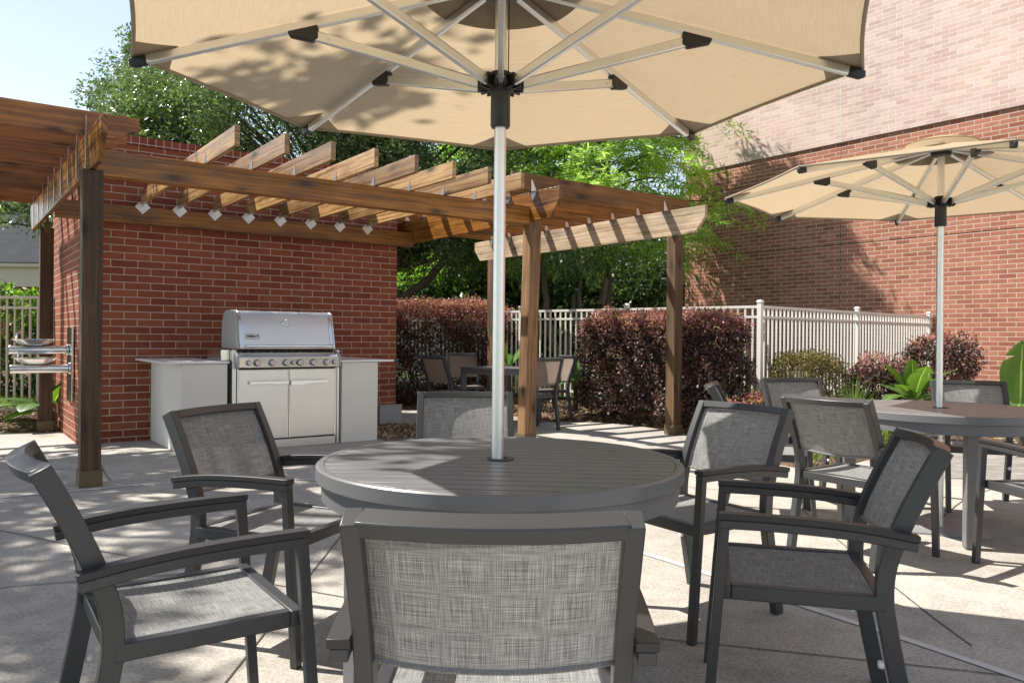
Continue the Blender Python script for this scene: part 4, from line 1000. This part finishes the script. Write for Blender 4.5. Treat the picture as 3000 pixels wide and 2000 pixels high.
grass('short grass behind the white fence', -1,5,11.2,15.5,9000,72,.19, lambda x,y: (x-3.19)*(-5.35)*-1*0+((x*.66+y*.75) > (3.19*.66+10.1*.75)+.35))
grass('weeds and grass growing at the edge of the right planting bed', 2.6,5.0,7.2,9.3,2600,73,None, lambda x,y: HT(x,y) > -.02)
rg = np.random.default_rng(81); P = np.array([(rg.normal(3.55,.45), rg.normal(9.3,.3), .12+abs(rg.normal(0,.13))) for _ in range(2600)])
tag(leaves('ground_cover', P, None, .07, M['green_leaf'], None, .5, None, .6, 82), 'leafy green ground cover in front of the plum shrubs', 'plant', None, 'stuff')

# ------------------------------------------------------------------ trees
tree('large live oak rising behind the brick grill wall at left', (-3.2,16.6,0), [(0,0,-.1),(.1,0,1.2),(.1,.1,2.6)], .30,
     [((-1.7,-.2,4.9),(3.2,3.0,2.6),330,430,.95), ((1.3,0,4.5),(2.7,2.5,2.0),210,430,.9), ((-3.1,.2,3.4),(1.6,1.9,1.2),60,400,.8), ((-3.7,-.5,5.4),(1.2,1.2,1.1),34,300,.55), ((-5.0,-.3,5.7),(1.2,1,.8),26,260,.5), ((-4.4,0,6.8),(.9,.9,.7),18,260,.5), ((-4.9,-3.6,3.15),(.75,.4,.3),9,220,.45)], 'oak_leaf', .074, 101,
     extra=[([(.0,-.2,1.2),(.9,-.3,1.9),(1.6,-.3,2.5),(2.0,-.3,3.4)],.13,.06),([(.3,-.2,1.5),(.7,-.3,2.3),(1.0,-.3,3.2)],.10,.05),([(.2,-.4,.9),(1.3,-.6,1.4),(2.4,-.7,1.9)],.05,.02)])
def cypress(label, loc, H, seed, nspray, rmax, zlo, r0=.15, low=()):
    t = thing('cypress_tree', label, 'tree', loc); rg = np.random.default_rng(seed); b = MB()
    branch(b, [(0,0,-.1),(.03,0,H*.3),(0,.05,H*.65),(0,0,H)], r0, .02, 10, .012, seed)
    P = []; N = []; nb = max(30, nspray//13); BR = []
    for k in range(nb):
        f = rg.random()**.85; z = zlo+(H-zlo)*f; ln = rmax*(1-f)**.8*(rg.uniform(.55,1.0) if rg.random() < .8 else rg.uniform(1.0,1.3))+.15; a = k*2.4+rg.uniform(-.5,.5)
        BR.append((z,ln,a)); d = np.array([math.cos(a),math.sin(a),0])
        branch(b, [(0,0,z-.3), tuple(d*ln*.5+np.array([0,0,z+.02])), tuple(d*ln+np.array([0,0,z-.12]))], .022*(1-f)+.012, .004, 5, .015, k)
    for k in range(nspray):
        z, ln, a = BR[k % nb]; q_ = rg.uniform(.25,1.0); a = a+rg.normal()*.13; rr = ln*q_; z = z+.02-.14*q_*q_+rg.normal()*.07; d = np.array([math.cos(a),math.sin(a),0])
        st = d*rr+np.array([0,0,z]); dd = d+rg.normal(size=3)*.45; dd[2] = rg.uniform(-.75,.1); dd /= np.linalg.norm(dd); sd = np.cross(dd,[0,0,1]); ln = rg.uniform(.35,.75)
        if k < len(low)*26: q = low[k//26]; st = np.array(q)+rg.normal(size=3)*np.array([.4,.3,.16])
        m = 34; s = rg.random(m); side = rg.choice([-1,1],m)
        pp = st+dd*ln*s[:,None]+np.array([0,0,-.18])*(s[:,None]**2)+rg.normal(size=(m,3))*.03; P.append(pp); N.append(dd*.5+sd*side[:,None]*.9+np.array([0,0,-.15])+0*pp)
    b.build('trunk', M['bark'], t, smooth=60)
    leaves('crown', np.concatenate(P), np.concatenate(N)*1.6, .15, M['cypress_leaf'], t, .2, None, .5, seed); return t
cypress('tall feathery bald cypress with a straight trunk beside the brick building', (1.95,16.6,.1), 9.4, 111, 1800, 2.9, 3.2, .17, [(-1.4,-1.0,2.95),(-.6,-1.3,2.85),(.6,-1.2,2.9),(1.2,-.8,3.0),(-1.0,-.4,3.2)])
cypress('smaller feathery cypress left of the tall one, behind the pergola', (-1.3,21.0,.1), 7.0, 112, 900, 2.4, 2.4, .13)
tree('small multi trunk tree with dark bent trunks behind the white fence', (.95,15.3,.1), [(0,0,-.1),(0,0,.5)], .13, [((.1,0,3.1),(1.7,1.4,.8),60,130,.8)], 'oak_leaf', .08, 121, None, 'small_tree', limbs=False,
     extra=[([(0,0,.45),(-.25,0,1.3),(-.35,0,2.3),(-.7,0,3.2)],.09,.04),([(0,0,.45),(.15,.1,1.1),(.35,.1,2.3),(.4,.1,3.2)],.085,.04),([(.55,0,-.1),(.5,0,.7),(.75,0,1.5),(1.0,0,2.8)],.11,.05),([(.5,0,.6),(.35,0,1.5),(.4,0,2.8)],.07,.03)])
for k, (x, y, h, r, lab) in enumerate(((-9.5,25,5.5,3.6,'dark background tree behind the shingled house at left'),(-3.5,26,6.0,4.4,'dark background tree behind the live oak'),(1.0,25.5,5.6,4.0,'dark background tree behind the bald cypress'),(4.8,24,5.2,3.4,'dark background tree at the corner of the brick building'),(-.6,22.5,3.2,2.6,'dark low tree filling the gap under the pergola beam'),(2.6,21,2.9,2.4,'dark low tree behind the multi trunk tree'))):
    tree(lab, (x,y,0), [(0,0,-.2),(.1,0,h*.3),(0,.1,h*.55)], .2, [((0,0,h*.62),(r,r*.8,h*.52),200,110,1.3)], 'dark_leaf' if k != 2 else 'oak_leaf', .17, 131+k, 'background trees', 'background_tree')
# out of frame: left oak dapples the patio, rear oak added to darken it
tree('broad live oak standing left of the patio, its leaves dappling the paving', (-11.2,5.6,0), [(0,0,-.2),(.2,0,2),(.4,.1,4.4)], .28, [((2.9,-.4,7.0),(2.9,4.6,1.2),64,330,.95),((3.5,-2.4,6.8),(1.9,2.3,.8),26,330,.85),((7.3,-2.2,6.4),(.6,.9,.4),4,130,.62)], 'oak_leaf', .15, 151, None, 'oak_tree')
tree('dense unseen live oak added behind the viewer to shade the near paving', (-5.5,-5.5,0), [(0,0,-.2),(.1,.2,2),(.2,.4,4.2)], .28, [((.2,2.4,6.4),(3.9,3.0,2.2),230,150,1.3)], 'oak_leaf', .17, 161, None, 'oak_tree')
# ------------------------------------------------------------------ buildings behind
hs = thing('house', 'low brick house with a dark shingle roof beyond the far left fence', 'house', (-13.4,22,0), 0)
b = MB(); b.quad((-6,0,0),(5.2,0,0),(5.2,0,2.55),(-6,0,2.55), [(0,0),(11.2,0),(11.2,2.55),(0,2.55)]); b.quad((5.2,0,0),(5.2,8,0),(5.2,8,2.55),(5.2,0,2.55), [(0,0),(8,0),(8,2.55),(0,2.55)]); b.build('wall', M['red_brick'], hs, smooth=0)
b = MB(); b.box(-6.4,5.6,-.75,-.02,2.45,2.60); b.box(-6.4,5.6,-.80,-.755,2.40,3.02); b.build('fascia', M['cream_trim'], hs, .01)
b = MB(); b.box(-6.4,5.6,-.93,-.81,2.92,3.04); b.build('gutter', M['cream_trim'], hs, .03)
b = MB(); y0, y1 = -.95, 4.5
def rq(p): b.ngon(p, [(q[0], math.hypot(q[1],q[2])) for q in p])
rq([(-6.5,y0,3.05),(5.7,y0,3.05),(1.9,y1,5.5),(-6.5,y1,5.5)]); rq([(5.7,y0,3.05),(5.7,9,3.05),(1.9,9,5.5),(1.9,y1,5.5)]); b.build('roof', M['shingle'], hs, smooth=0)
b = MB(); b.quad((-6,4.4,3),(1.5,4.4,3),(1.5,4.4,6.6),(-6,4.4,6.6), [(0,0),(8.5,0),(8.5,3.6),(0,3.6)]); b.build('upper_wall', M['red_brick'], hs, smooth=0)
b = MB(); rq([(-6.2,4.0,6.55),(3.4,4.0,6.55),(.8,8,8.35),(-6.2,8,8.35)]); rq([(3.4,4.0,6.55),(3.4,12,6.55),(.8,8,8.35)]); rq([(-6.2,12,6.55),(-6.2,8,8.35),(.8,8,8.35),(3.4,12,6.55)]); b.build('upper_roof', M['shingle'], hs, smooth=0)
b = MB(); b.tube([(.72,4.6,6.4),(.72,4.6,7.9)], .12, 14); b.build('vent_pipe', M['gutter_blue'], hs)
for x in (-1.8,2.6):
    b = MB(); b.box(x-.6,x+.6,-.03,.03,.7,2.1); w = b.build('window', M['cream_trim'], hs, .01); b = MB(); b.box(x-.52,x+.52,-.035,-.031,.78,2.02); b.build('pane', M['glass_dark'], w)
fl = MB(); fl.tube([(0,0,0),(.18,-.05,.14)], .02, 10, [1,.6]); fl.tube([(.02,0,.02),(-.22,.06,.42)], .006, 6, [1,.5]); o = fl.build('yard_antenna', M['logo_white']); o.location = (-8.35,14.9,1.95); tag(o, 'thin whip antenna with a pale base sticking out beside the far left post', 'antenna')
bpy.data.objects.remove(o)
wh = thing('siding_house', 'pale sided house glimpsed through the oak limbs', 'house', (-2.6,29.5,0), .12)
b = MB()
for k in range(30): b.quad((-3.2,-.012*(k % 2),k*.18),(4.4,-.012*(k % 2),k*.18),(4.4,-.012*(k % 2)+.012,k*.18+.18),(-3.2,-.012*(k % 2)+.012,k*.18+.18), [(0,0),(1,0),(1,1),(0,1)])
b.box(-3.2,4.4,.03,6,0,5.4); b.build('wall', M['siding'], wh, smooth=0)
for x in (-.4,2.2):
    b = MB(); b.box(x-.55,x+.55,-.08,-.02,.9,3.0); w = b.build('window', M['white_metal'], wh, .01); b = MB(); b.box(x-.45,x+.45,-.09,-.081,1.0,1.92); b.box(x-.45,x+.45,-.09,-.081,1.98,2.9); b.build('pane', M['glass_dark'], w)
b = MB(); b.prism([(-3.7,5.3),(4.9,5.3),(.6,8)], -.5, 6.5, 'y'); b.build('roof', M['shingle'], wh, smooth=0)
